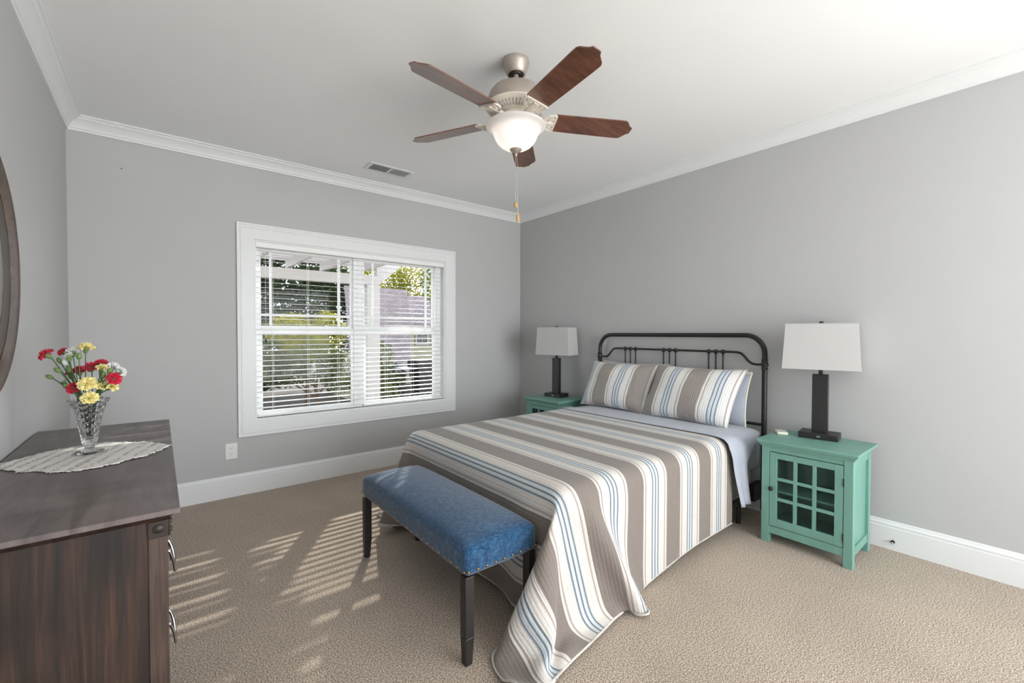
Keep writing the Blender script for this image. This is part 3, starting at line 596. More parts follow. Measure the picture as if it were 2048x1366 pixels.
# quilt cloth, half-millimetre steps: rows run from the pillows to the foot, columns from the window side to the near side
quilt_x = [
[2079,2079,2079,2079,2079,2079,2079,2079,2079,2080,2080,2080,2080,2080,2080,2080,2080,2080,2080,2080,2080,2080,2080,2080,2080,2080,2080,2080,2080,2080,2080,2080,2080,2080,2080,2080,2080,2080,2080,2080,2080,2079,2079,2080,2080,2080,2080,2080,2080],
[1966,1966,1966,1966,1966,1966,1966,1967,1967,1967,1967,1967,1967,1967,1967,1967,1967,1967,1967,1967,1967,1967,1967,1967,1967,1967,1967,1967,1967,1967,1967,1967,1967,1967,1967,1967,1967,1967,1967,1967,1967,1967,1967,1967,1967,1967,1967,1967,1967],
[1854,1854,1854,1854,1854,1854,1854,1854,1854,1854,1855,1855,1855,1855,1855,1855,1855,1855,1855,1855,1855,1855,1855,1855,1855,1855,1855,1855,1855,1855,1855,1855,1855,1855,1855,1855,1855,1855,1854,1854,1854,1854,1854,1854,1854,1854,1854,1854,1854],
[1741,1741,1741,1741,1741,1741,1741,1741,1742,1742,1742,1742,1742,1742,1742,1742,1742,1742,1742,1742,1742,1742,1742,1742,1742,1742,1742,1742,1742,1742,1742,1742,1742,1742,1742,1742,1742,1742,1742,1742,1742,1742,1742,1742,1742,1742,1742,1742,1742],
[1628,1628,1628,1629,1629,1629,1629,1629,1629,1629,1629,1629,1629,1629,1629,1630,1630,1630,1630,1630,1630,1630,1630,1630,1630,1630,1630,1630,1630,1630,1630,1630,1630,1630,1629,1629,1629,1629,1629,1629,1629,1629,1629,1629,1629,1629,1629,1629,1629],
[1516,1516,1516,1516,1516,1516,1516,1516,1516,1516,1516,1516,1517,1517,1517,1517,1517,1517,1517,1517,1517,1517,1517,1517,1517,1517,1517,1517,1517,1517,1517,1517,1517,1517,1517,1517,1517,1517,1517,1517,1517,1517,1517,1517,1517,1517,1517,1517,1517],
[1403,1403,1403,1403,1403,1403,1403,1403,1404,1404,1404,1404,1404,1404,1404,1404,1404,1404,1404,1404,1404,1404,1404,1404,1404,1404,1404,1404,1404,1404,1404,1404,1404,1404,1404,1404,1404,1404,1404,1404,1404,1404,1404,1404,1404,1404,1404,1404,1404],
[1291,1291,1291,1291,1291,1291,1291,1291,1291,1291,1291,1291,1291,1291,1291,1291,1291,1291,1291,1292,1292,1292,1292,1292,1292,1292,1292,1292,1292,1292,1292,1291,1291,1291,1291,1291,1291,1291,1291,1291,1291,1291,1291,1291,1291,1291,1291,1291,1291],
[1178,1178,1178,1178,1178,1178,1178,1178,1178,1178,1178,1178,1178,1178,1179,1179,1179,1179,1179,1179,1179,1179,1179,1179,1179,1179,1179,1179,1179,1179,1179,1179,1179,1179,1179,1179,1179,1178,1179,1179,1179,1179,1179,1179,1179,1179,1179,1179,1179],
[1065,1065,1065,1065,1065,1065,1065,1065,1065,1065,1066,1066,1066,1066,1066,1066,1066,1066,1066,1066,1066,1066,1066,1066,1066,1066,1066,1066,1066,1066,1066,1066,1066,1066,1066,1066,1066,1066,1066,1066,1066,1066,1066,1066,1066,1066,1066,1066,1066],
[953,953,953,953,953,953,953,953,953,953,953,953,953,953,953,953,953,953,953,953,953,953,953,954,954,954,954,953,953,953,953,953,953,953,953,953,953,953,953,953,953,953,953,953,953,953,953,953,953],
[840,840,840,840,840,840,840,840,840,840,840,840,840,840,840,841,841,841,841,841,841,841,841,841,841,841,841,841,841,841,841,841,841,841,841,841,841,841,841,841,841,841,841,841,841,841,841,841,841],
[728,728,728,727,727,727,727,727,727,727,727,727,727,728,728,728,728,728,728,728,728,728,728,728,728,728,728,728,728,728,728,728,728,728,728,728,728,728,728,728,728,728,728,728,728,728,728,728,728],
[615,615,615,615,615,615,615,615,615,615,615,615,615,615,615,615,615,615,615,615,615,615,615,615,615,615,615,615,615,615,615,615,615,615,615,615,615,615,615,616,616,616,616,616,616,616,615,615,615],
[502,502,502,502,502,502,502,502,502,502,502,502,502,502,502,502,502,503,503,503,503,503,503,503,503,503,503,503,503,503,503,502,502,502,502,503,503,503,503,503,503,503,503,503,503,503,503,503,503],
[390,390,390,390,389,389,389,389,389,389,389,389,389,389,389,390,390,390,390,390,390,390,390,390,390,390,390,390,390,390,390,390,390,390,390,390,390,390,390,390,391,391,391,390,390,390,390,390,390],
[277,277,277,277,277,277,277,277,276,276,276,276,276,276,277,277,277,277,277,277,277,277,277,277,277,277,277,277,277,277,277,277,277,277,277,277,277,277,278,278,278,278,278,278,278,278,277,277,277],
[165,165,164,164,164,164,164,164,164,163,163,163,163,164,164,165,164,164,164,164,165,165,165,165,165,165,165,165,165,165,165,164,164,164,164,164,165,165,165,165,165,165,165,165,165,165,165,165,164],
[52,52,52,52,52,51,51,51,51,50,50,51,51,51,51,52,52,52,52,52,52,52,52,52,52,52,52,52,52,52,52,51,51,51,51,52,52,52,53,53,53,53,53,53,53,52,52,52,52],
[-61,-61,-61,-61,-61,-61,-61,-62,-62,-62,-62,-62,-62,-62,-62,-61,-61,-61,-61,-61,-61,-61,-61,-60,-60,-61,-61,-61,-61,-61,-61,-61,-61,-61,-61,-61,-61,-60,-60,-60,-59,-59,-60,-60,-60,-60,-60,-58,-53],
[-173,-173,-173,-173,-174,-174,-174,-174,-174,-175,-175,-175,-175,-175,-175,-174,-174,-174,-174,-174,-173,-173,-173,-173,-173,-173,-173,-173,-173,-174,-174,-174,-174,-174,-174,-174,-173,-173,-172,-172,-172,-172,-172,-172,-173,-171,-163,-147,-128],
[-286,-286,-286,-286,-286,-286,-287,-287,-287,-288,-288,-288,-288,-288,-287,-287,-287,-287,-286,-286,-286,-286,-286,-286,-286,-286,-286,-286,-286,-286,-287,-287,-287,-287,-287,-287,-286,-285,-284,-284,-284,-284,-285,-284,-278,-259,-232,-203,-178],
[-398,-398,-399,-399,-399,-399,-399,-399,-400,-400,-401,-401,-401,-401,-400,-400,-399,-399,-399,-399,-399,-399,-399,-398,-398,-399,-399,-399,-399,-399,-399,-400,-400,-400,-400,-399,-399,-397,-397,-396,-396,-397,-392,-374,-344,-312,-284,-264,-253],
[-511,-511,-511,-511,-511,-512,-512,-512,-512,-513,-514,-514,-514,-513,-513,-512,-512,-512,-512,-512,-511,-511,-511,-511,-511,-511,-511,-511,-511,-512,-512,-513,-513,-513,-513,-512,-511,-509,-508,-509,-507,-489,-461,-433,-412,-398,-383,-357,-324],
[-624,-624,-624,-624,-624,-624,-624,-624,-625,-626,-627,-627,-627,-626,-625,-625,-625,-625,-625,-624,-624,-624,-624,-624,-624,-624,-624,-624,-624,-624,-625,-625,-626,-626,-626,-625,-624,-620,-620,-609,-584,-565,-551,-535,-507,-465,-415,-367,-320],
[-735,-736,-736,-736,-737,-737,-737,-737,-737,-738,-740,-740,-740,-739,-737,-737,-737,-737,-737,-737,-737,-737,-737,-736,-736,-737,-737,-737,-737,-736,-737,-738,-738,-739,-739,-739,-737,-731,-716,-704,-688,-663,-629,-589,-548,-511,-480,-450,-429],
[-836,-840,-844,-847,-848,-849,-850,-850,-849,-850,-854,-854,-853,-851,-850,-850,-850,-850,-850,-850,-850,-850,-849,-849,-849,-849,-849,-849,-849,-849,-849,-850,-851,-851,-852,-853,-850,-837,-821,-788,-757,-727,-697,-668,-640,-612,-585,-559,-539],
[-901,-908,-916,-923,-930,-937,-945,-953,-961,-961,-973,-968,-966,-965,-965,-964,-964,-964,-964,-964,-963,-963,-963,-963,-962,-962,-963,-963,-962,-962,-962,-963,-964,-965,-966,-968,-969,-948,-919,-890,-861,-832,-804,-776,-748,-721,-694,-670,-657],
[-927,-934,-941,-948,-956,-967,-984,-1011,-1041,-1025,-1064,-1058,-1055,-1055,-1055,-1055,-1055,-1055,-1055,-1055,-1055,-1055,-1054,-1054,-1054,-1054,-1054,-1054,-1054,-1054,-1054,-1054,-1055,-1055,-1057,-1059,-1073,-1047,-1021,-995,-968,-940,-913,-885,-857,-830,-803,-780,-771],
[-949,-960,-974,-994,-1021,-1054,-1080,-1067,-1025,-1073,-1122,-1072,-1074,-1075,-1073,-1073,-1074,-1075,-1075,-1075,-1075,-1075,-1074,-1074,-1074,-1074,-1074,-1074,-1074,-1074,-1074,-1074,-1077,-1077,-1072,-1072,-1064,-1154,-1124,-1099,-1074,-1046,-1018,-992,-966,-939,-913,-890,-865],
[-1006,-1032,-1063,-1095,-1115,-1107,-1064,-1016,-1044,-1134,-1157,-1074,-1072,-1076,-1073,-1072,-1075,-1078,-1078,-1076,-1075,-1075,-1075,-1075,-1075,-1076,-1076,-1075,-1074,-1073,-1073,-1077,-1088,-1086,-1072,-1075,-1063,-1167,-1226,-1195,-1164,-1144,-1124,-1101,-1075,-1049,-1023,-997,-965],
[-1106,-1136,-1150,-1142,-1111,-1060,-1008,-1019,-1103,-1193,-1186,-1091,-1072,-1075,-1073,-1072,-1075,-1080,-1081,-1078,-1076,-1074,-1074,-1075,-1076,-1077,-1077,-1076,-1074,-1072,-1072,-1082,-1099,-1094,-1074,-1074,-1066,-1162,-1265,-1292,-1264,-1225,-1198,-1188,-1179,-1158,-1131,-1099,-1080],
[-1191,-1175,-1143,-1104,-1052,-1000,-997,-1072,-1164,-1246,-1213,-1113,-1072,-1073,-1072,-1072,-1075,-1082,-1084,-1080,-1076,-1074,-1074,-1075,-1077,-1079,-1078,-1076,-1073,-1072,-1073,-1089,-1107,-1101,-1076,-1073,-1068,-1162,-1257,-1343,-1352,-1328,-1288,-1250,-1236,-1259,-1236,-1206,-1194],
[-1143,-1113,-1080,-1036,-985,-978,-1042,-1133,-1225,-1293,-1239,-1136,-1076,-1072,-1072,-1072,-1075,-1083,-1086,-1083,-1077,-1073,-1073,-1075,-1079,-1081,-1080,-1076,-1073,-1072,-1075,-1096,-1116,-1107,-1079,-1072,-1070,-1161,-1249,-1354,-1409,-1408,-1386,-1350,-1303,-1323,-1337,-1307,-1284],
[-1037,-1011,-982,-956,-965,-1016,-1102,-1194,-1286,-1335,-1264,-1160,-1086,-1072,-1072,-1072,-1076,-1085,-1089,-1085,-1078,-1073,-1072,-1075,-1080,-1083,-1082,-1076,-1072,-1072,-1078,-1103,-1124,-1113,-1082,-1072,-1072,-1159,-1248,-1344,-1440,-1469,-1453,-1410,-1356,-1403,-1435,-1385,-1370],
[-942,-948,-961,-982,-1012,-1071,-1163,-1256,-1344,-1371,-1289,-1184,-1102,-1073,-1072,-1072,-1077,-1086,-1091,-1087,-1078,-1073,-1072,-1075,-1082,-1086,-1083,-1076,-1072,-1072,-1082,-1110,-1132,-1119,-1086,-1072,-1074,-1158,-1251,-1336,-1443,-1514,-1510,-1456,-1427,-1488,-1497,-1485,-1462],
[-1054,-1055,-1055,-1060,-1076,-1126,-1220,-1315,-1399,-1404,-1313,-1208,-1120,-1079,-1072,-1073,-1078,-1088,-1093,-1089,-1079,-1073,-1072,-1076,-1083,-1088,-1085,-1077,-1072,-1073,-1087,-1117,-1139,-1124,-1090,-1072,-1076,-1156,-1253,-1334,-1433,-1536,-1567,-1519,-1516,-1548,-1591,-1583,-1555],
[-1167,-1167,-1167,-1167,-1167,-1186,-1273,-1369,-1453,-1434,-1337,-1232,-1140,-1088,-1073,-1073,-1079,-1089,-1095,-1090,-1080,-1073,-1072,-1076,-1085,-1090,-1086,-1077,-1072,-1074,-1091,-1124,-1146,-1130,-1095,-1073,-1077,-1154,-1255,-1335,-1427,-1535,-1617,-1590,-1619,-1654,-1667,-1645,-1647],
[-1280,-1280,-1280,-1279,-1279,-1279,-1328,-1421,-1505,-1461,-1362,-1256,-1162,-1100,-1076,-1073,-1080,-1091,-1097,-1092,-1080,-1073,-1072,-1077,-1086,-1091,-1087,-1078,-1072,-1076,-1096,-1131,-1153,-1136,-1099,-1074,-1079,-1152,-1256,-1335,-1423,-1527,-1634,-1693,-1726,-1751,-1752,-1756,-1740]]
quilt_y = [
[1625,1625,1625,1625,1625,1625,1625,1625,1624,1619,1556,1451,1345,1239,1132,1026,920,814,707,601,495,389,282,176,70,-36,-143,-249,-355,-461,-567,-674,-780,-886,-993,-1099,-1205,-1312,-1400,-1423,-1423,-1423,-1423,-1424,-1424,-1424,-1424,-1424,-1424],
[1625,1625,1625,1625,1625,1625,1625,1625,1625,1619,1556,1451,1345,1239,1132,1026,920,814,707,601,495,389,282,176,70,-36,-143,-249,-355,-461,-567,-674,-780,-886,-993,-1099,-1205,-1312,-1400,-1423,-1423,-1423,-1424,-1424,-1424,-1424,-1424,-1424,-1424],
[1624,1624,1624,1624,1624,1624,1624,1624,1624,1619,1556,1452,1345,1239,1133,1026,920,814,708,601,495,389,283,176,70,-36,-143,-249,-355,-461,-568,-674,-780,-886,-993,-1099,-1205,-1312,-1400,-1424,-1424,-1424,-1424,-1424,-1424,-1424,-1424,-1425,-1425],
[1624,1624,1624,1624,1624,1624,1624,1624,1624,1619,1556,1452,1346,1239,1133,1027,920,814,708,601,495,389,283,176,70,-36,-143,-249,-355,-461,-568,-674,-780,-886,-993,-1099,-1205,-1312,-1400,-1424,-1425,-1424,-1424,-1424,-1425,-1425,-1425,-1425,-1426],
[1624,1624,1624,1624,1624,1624,1625,1625,1625,1619,1556,1452,1346,1239,1133,1027,920,814,708,601,495,389,283,176,70,-36,-143,-249,-355,-461,-568,-674,-780,-886,-993,-1099,-1205,-1312,-1400,-1425,-1425,-1425,-1425,-1425,-1425,-1425,-1426,-1426,-1427],
[1624,1624,1624,1624,1625,1625,1625,1625,1625,1619,1556,1452,1346,1240,1133,1027,920,814,708,602,495,389,283,176,70,-36,-143,-249,-355,-461,-568,-674,-780,-886,-993,-1099,-1206,-1312,-1400,-1425,-1425,-1425,-1425,-1425,-1425,-1426,-1426,-1427,-1427],
[1624,1624,1625,1625,1625,1625,1625,1625,1625,1619,1556,1452,1346,1239,1133,1027,920,814,708,602,495,389,283,176,70,-36,-143,-249,-355,-461,-568,-674,-780,-887,-993,-1099,-1206,-1313,-1400,-1425,-1426,-1425,-1425,-1425,-1426,-1426,-1426,-1426,-1427],
[1624,1625,1625,1625,1625,1625,1625,1625,1625,1619,1556,1452,1345,1239,1132,1026,920,813,707,601,494,388,282,175,69,-37,-144,-250,-356,-463,-569,-675,-782,-888,-994,-1101,-1207,-1314,-1401,-1425,-1426,-1425,-1425,-1425,-1425,-1425,-1426,-1426,-1426],
[1625,1625,1625,1625,1625,1625,1625,1625,1625,1619,1555,1451,1344,1238,1131,1024,918,812,705,599,493,386,280,173,67,-40,-146,-253,-359,-465,-572,-678,-785,-891,-998,-1104,-1211,-1318,-1404,-1425,-1425,-1425,-1425,-1425,-1425,-1425,-1425,-1425,-1425],
[1625,1625,1625,1625,1625,1625,1626,1626,1625,1619,1554,1449,1343,1236,1129,1023,916,810,703,596,490,383,277,170,63,-43,-150,-256,-363,-469,-576,-683,-789,-896,-1002,-1109,-1216,-1323,-1406,-1424,-1425,-1425,-1425,-1425,-1425,-1425,-1425,-1424,-1424],
[1625,1625,1625,1625,1626,1626,1626,1626,1626,1618,1553,1447,1341,1234,1127,1020,913,807,700,593,486,379,273,166,59,-48,-154,-261,-368,-475,-581,-688,-795,-902,-1009,-1115,-1222,-1330,-1409,-1424,-1425,-1425,-1425,-1425,-1425,-1425,-1424,-1424,-1423],
[1625,1625,1626,1626,1626,1626,1626,1626,1626,1617,1550,1445,1338,1231,1124,1017,910,803,696,589,482,375,268,161,54,-53,-160,-267,-374,-481,-588,-695,-802,-909,-1016,-1123,-1230,-1337,-1412,-1425,-1425,-1425,-1425,-1425,-1425,-1425,-1425,-1424,-1423],
[1626,1626,1626,1626,1626,1626,1626,1626,1626,1617,1548,1442,1335,1228,1121,1014,906,799,692,585,477,370,263,156,48,-59,-166,-273,-380,-488,-595,-702,-809,-917,-1024,-1131,-1239,-1345,-1416,-1425,-1426,-1426,-1426,-1426,-1426,-1425,-1425,-1425,-1424],
[1626,1625,1625,1625,1625,1626,1626,1626,1626,1616,1546,1440,1332,1225,1117,1010,902,795,687,580,472,365,257,150,42,-65,-173,-280,-388,-495,-603,-710,-818,-925,-1033,-1140,-1248,-1354,-1419,-1426,-1426,-1426,-1426,-1426,-1426,-1426,-1425,-1425,-1425],
[1625,1625,1625,1625,1625,1625,1625,1626,1625,1615,1544,1437,1329,1221,1113,1005,898,790,682,574,466,359,251,143,35,-72,-180,-288,-396,-503,-611,-719,-827,-935,-1042,-1150,-1258,-1363,-1420,-1426,-1426,-1426,-1426,-1426,-1426,-1426,-1425,-1425,-1425],
[1625,1625,1625,1625,1625,1625,1625,1625,1625,1614,1541,1433,1325,1217,1109,1001,893,785,677,569,461,353,244,136,28,-80,-188,-296,-404,-512,-620,-728,-836,-944,-1052,-1160,-1269,-1372,-1423,-1425,-1426,-1425,-1425,-1425,-1425,-1425,-1424,-1425,-1426],
[1625,1625,1625,1625,1625,1625,1625,1625,1625,1613,1538,1430,1322,1213,1105,996,888,780,671,563,455,346,238,129,21,-87,-196,-304,-412,-521,-629,-737,-846,-954,-1063,-1171,-1280,-1381,-1424,-1425,-1424,-1423,-1423,-1423,-1423,-1423,-1423,-1424,-1427],
[1625,1625,1625,1625,1625,1625,1625,1625,1624,1612,1536,1427,1318,1209,1100,992,883,775,666,557,449,340,231,123,14,-95,-203,-312,-421,-530,-638,-747,-855,-964,-1073,-1181,-1291,-1389,-1425,-1424,-1423,-1423,-1423,-1423,-1423,-1422,-1422,-1423,-1430],
[1625,1625,1625,1624,1624,1624,1624,1624,1624,1611,1533,1424,1314,1205,1097,988,879,770,661,552,443,334,225,116,7,-102,-211,-320,-429,-538,-647,-756,-865,-974,-1083,-1192,-1301,-1395,-1426,-1425,-1425,-1426,-1426,-1425,-1423,-1422,-1422,-1424,-1440],
[1625,1625,1624,1624,1624,1624,1624,1624,1624,1610,1530,1420,1311,1202,1093,983,874,765,656,546,437,328,218,109,0,-109,-219,-328,-437,-547,-656,-765,-874,-984,-1093,-1202,-1312,-1402,-1426,-1428,-1431,-1431,-1429,-1425,-1422,-1422,-1426,-1445,-1480],
[1624,1624,1624,1624,1624,1624,1624,1624,1624,1610,1527,1417,1308,1198,1089,979,870,760,651,541,432,322,213,103,-7,-116,-226,-336,-445,-555,-664,-774,-883,-993,-1102,-1212,-1321,-1407,-1428,-1434,-1435,-1431,-1425,-1422,-1424,-1438,-1470,-1515,-1561],
[1623,1623,1623,1623,1623,1623,1623,1623,1623,1609,1525,1415,1305,1195,1086,976,866,756,646,537,427,317,207,97,-13,-123,-232,-342,-452,-562,-672,-782,-891,-1001,-1111,-1221,-1330,-1410,-1432,-1435,-1429,-1423,-1422,-1431,-1461,-1507,-1558,-1610,-1660],
[1622,1622,1623,1623,1623,1623,1623,1623,1623,1608,1523,1413,1302,1192,1082,972,862,752,642,532,422,312,202,92,-18,-128,-238,-348,-459,-569,-679,-789,-899,-1009,-1119,-1229,-1338,-1414,-1430,-1426,-1422,-1425,-1451,-1497,-1549,-1603,-1655,-1702,-1738],
[1622,1622,1622,1622,1623,1623,1623,1623,1623,1607,1521,1411,1300,1190,1080,969,859,749,639,528,418,308,198,88,-23,-133,-243,-353,-464,-574,-685,-795,-905,-1016,-1126,-1236,-1345,-1417,-1426,-1422,-1439,-1484,-1537,-1589,-1635,-1669,-1680,-1675,-1666],
[1623,1622,1622,1622,1622,1623,1623,1624,1624,1606,1521,1409,1299,1188,1078,967,857,746,636,525,415,305,194,84,-26,-137,-247,-358,-468,-578,-689,-800,-911,-1022,-1132,-1243,-1351,-1418,-1422,-1465,-1518,-1564,-1595,-1607,-1603,-1590,-1575,-1563,-1554],
[1636,1629,1624,1622,1622,1622,1622,1623,1623,1606,1520,1408,1297,1187,1076,965,855,744,634,523,413,302,192,81,-29,-140,-250,-361,-471,-582,-693,-804,-915,-1026,-1137,-1249,-1358,-1421,-1478,-1515,-1530,-1530,-1522,-1510,-1498,-1490,-1491,-1498,-1562],
[1685,1670,1656,1643,1632,1624,1622,1622,1622,1606,1520,1408,1297,1186,1075,964,854,743,632,522,411,301,190,80,-31,-141,-252,-363,-473,-584,-695,-806,-917,-1029,-1141,-1254,-1366,-1423,-1453,-1449,-1444,-1439,-1437,-1438,-1445,-1456,-1469,-1489,-1571],
[1775,1757,1740,1722,1705,1687,1670,1651,1631,1616,1523,1408,1296,1185,1074,963,853,742,632,521,411,300,190,79,-31,-142,-252,-363,-474,-584,-695,-806,-917,-1029,-1141,-1254,-1375,-1427,-1422,-1422,-1423,-1425,-1429,-1434,-1441,-1449,-1457,-1491,-1592],
[1883,1866,1848,1831,1813,1795,1774,1742,1681,1594,1513,1403,1293,1183,1073,963,852,742,631,521,411,300,190,79,-31,-142,-252,-363,-474,-584,-695,-806,-916,-1027,-1138,-1247,-1355,-1386,-1398,-1409,-1419,-1426,-1430,-1432,-1436,-1442,-1451,-1504,-1613],
[1993,1974,1954,1931,1901,1855,1785,1700,1623,1549,1493,1403,1292,1182,1072,962,852,742,631,521,410,300,189,79,-32,-142,-253,-363,-474,-584,-695,-805,-915,-1025,-1135,-1245,-1355,-1398,-1423,-1411,-1401,-1399,-1404,-1413,-1424,-1436,-1451,-1523,-1628],
[2088,2059,2019,1962,1886,1801,1725,1652,1571,1556,1470,1402,1292,1182,1072,962,851,741,631,520,410,300,189,79,-32,-142,-253,-363,-473,-584,-694,-804,-914,-1024,-1133,-1243,-1353,-1358,-1421,-1462,-1460,-1441,-1423,-1412,-1419,-1437,-1458,-1551,-1645],
[2132,2070,1990,1903,1821,1752,1681,1595,1560,1545,1450,1399,1292,1182,1071,961,851,741,630,520,410,299,189,79,-32,-142,-253,-363,-473,-584,-694,-804,-913,-1023,-1131,-1241,-1351,-1365,-1358,-1441,-1496,-1513,-1502,-1475,-1447,-1449,-1483,-1579,-1661],
[2097,2008,1925,1847,1779,1711,1621,1569,1565,1526,1432,1391,1292,1181,1071,961,851,740,630,520,410,299,189,79,-32,-142,-253,-363,-473,-583,-694,-803,-911,-1021,-1129,-1239,-1349,-1378,-1324,-1375,-1458,-1521,-1559,-1564,-1539,-1493,-1521,-1615,-1678],
[2055,1969,1885,1812,1744,1652,1586,1570,1566,1503,1416,1380,1291,1181,1071,960,850,740,630,520,409,299,189,78,-32,-142,-253,-363,-473,-583,-694,-802,-910,-1020,-1127,-1237,-1347,-1388,-1322,-1315,-1393,-1472,-1540,-1595,-1624,-1582,-1569,-1660,-1694],
[2062,1973,1882,1788,1690,1610,1577,1576,1561,1478,1400,1369,1290,1181,1070,960,850,740,630,519,409,299,189,78,-32,-142,-253,-363,-473,-583,-693,-801,-909,-1018,-1125,-1234,-1344,-1396,-1332,-1282,-1324,-1408,-1480,-1533,-1579,-1660,-1625,-1719,-1710],
[2055,1949,1846,1747,1654,1586,1586,1579,1548,1454,1385,1357,1287,1181,1070,960,850,740,629,519,409,299,188,78,-32,-142,-253,-363,-473,-583,-693,-800,-908,-1017,-1123,-1232,-1342,-1402,-1345,-1276,-1268,-1337,-1413,-1457,-1524,-1603,-1695,-1773,-1727],
[2056,1945,1835,1728,1626,1557,1566,1571,1531,1430,1372,1345,1281,1180,1070,959,849,739,629,519,409,299,188,78,-32,-142,-253,-363,-473,-583,-693,-799,-907,-1016,-1121,-1229,-1340,-1406,-1359,-1283,-1238,-1268,-1347,-1397,-1482,-1585,-1683,-1779,-1745],
[2056,1946,1835,1725,1615,1516,1508,1544,1510,1408,1359,1333,1275,1179,1070,959,849,739,629,519,409,299,188,78,-32,-142,-253,-363,-473,-583,-692,-798,-906,-1015,-1119,-1227,-1337,-1409,-1371,-1295,-1235,-1220,-1277,-1344,-1447,-1552,-1649,-1728,-1762],
[2056,1946,1835,1725,1615,1504,1460,1508,1486,1390,1347,1321,1267,1177,1069,959,849,739,629,518,409,298,188,78,-32,-142,-253,-363,-473,-583,-692,-797,-905,-1013,-1117,-1225,-1334,-1411,-1383,-1307,-1240,-1205,-1221,-1308,-1413,-1516,-1612,-1717,-1780]]
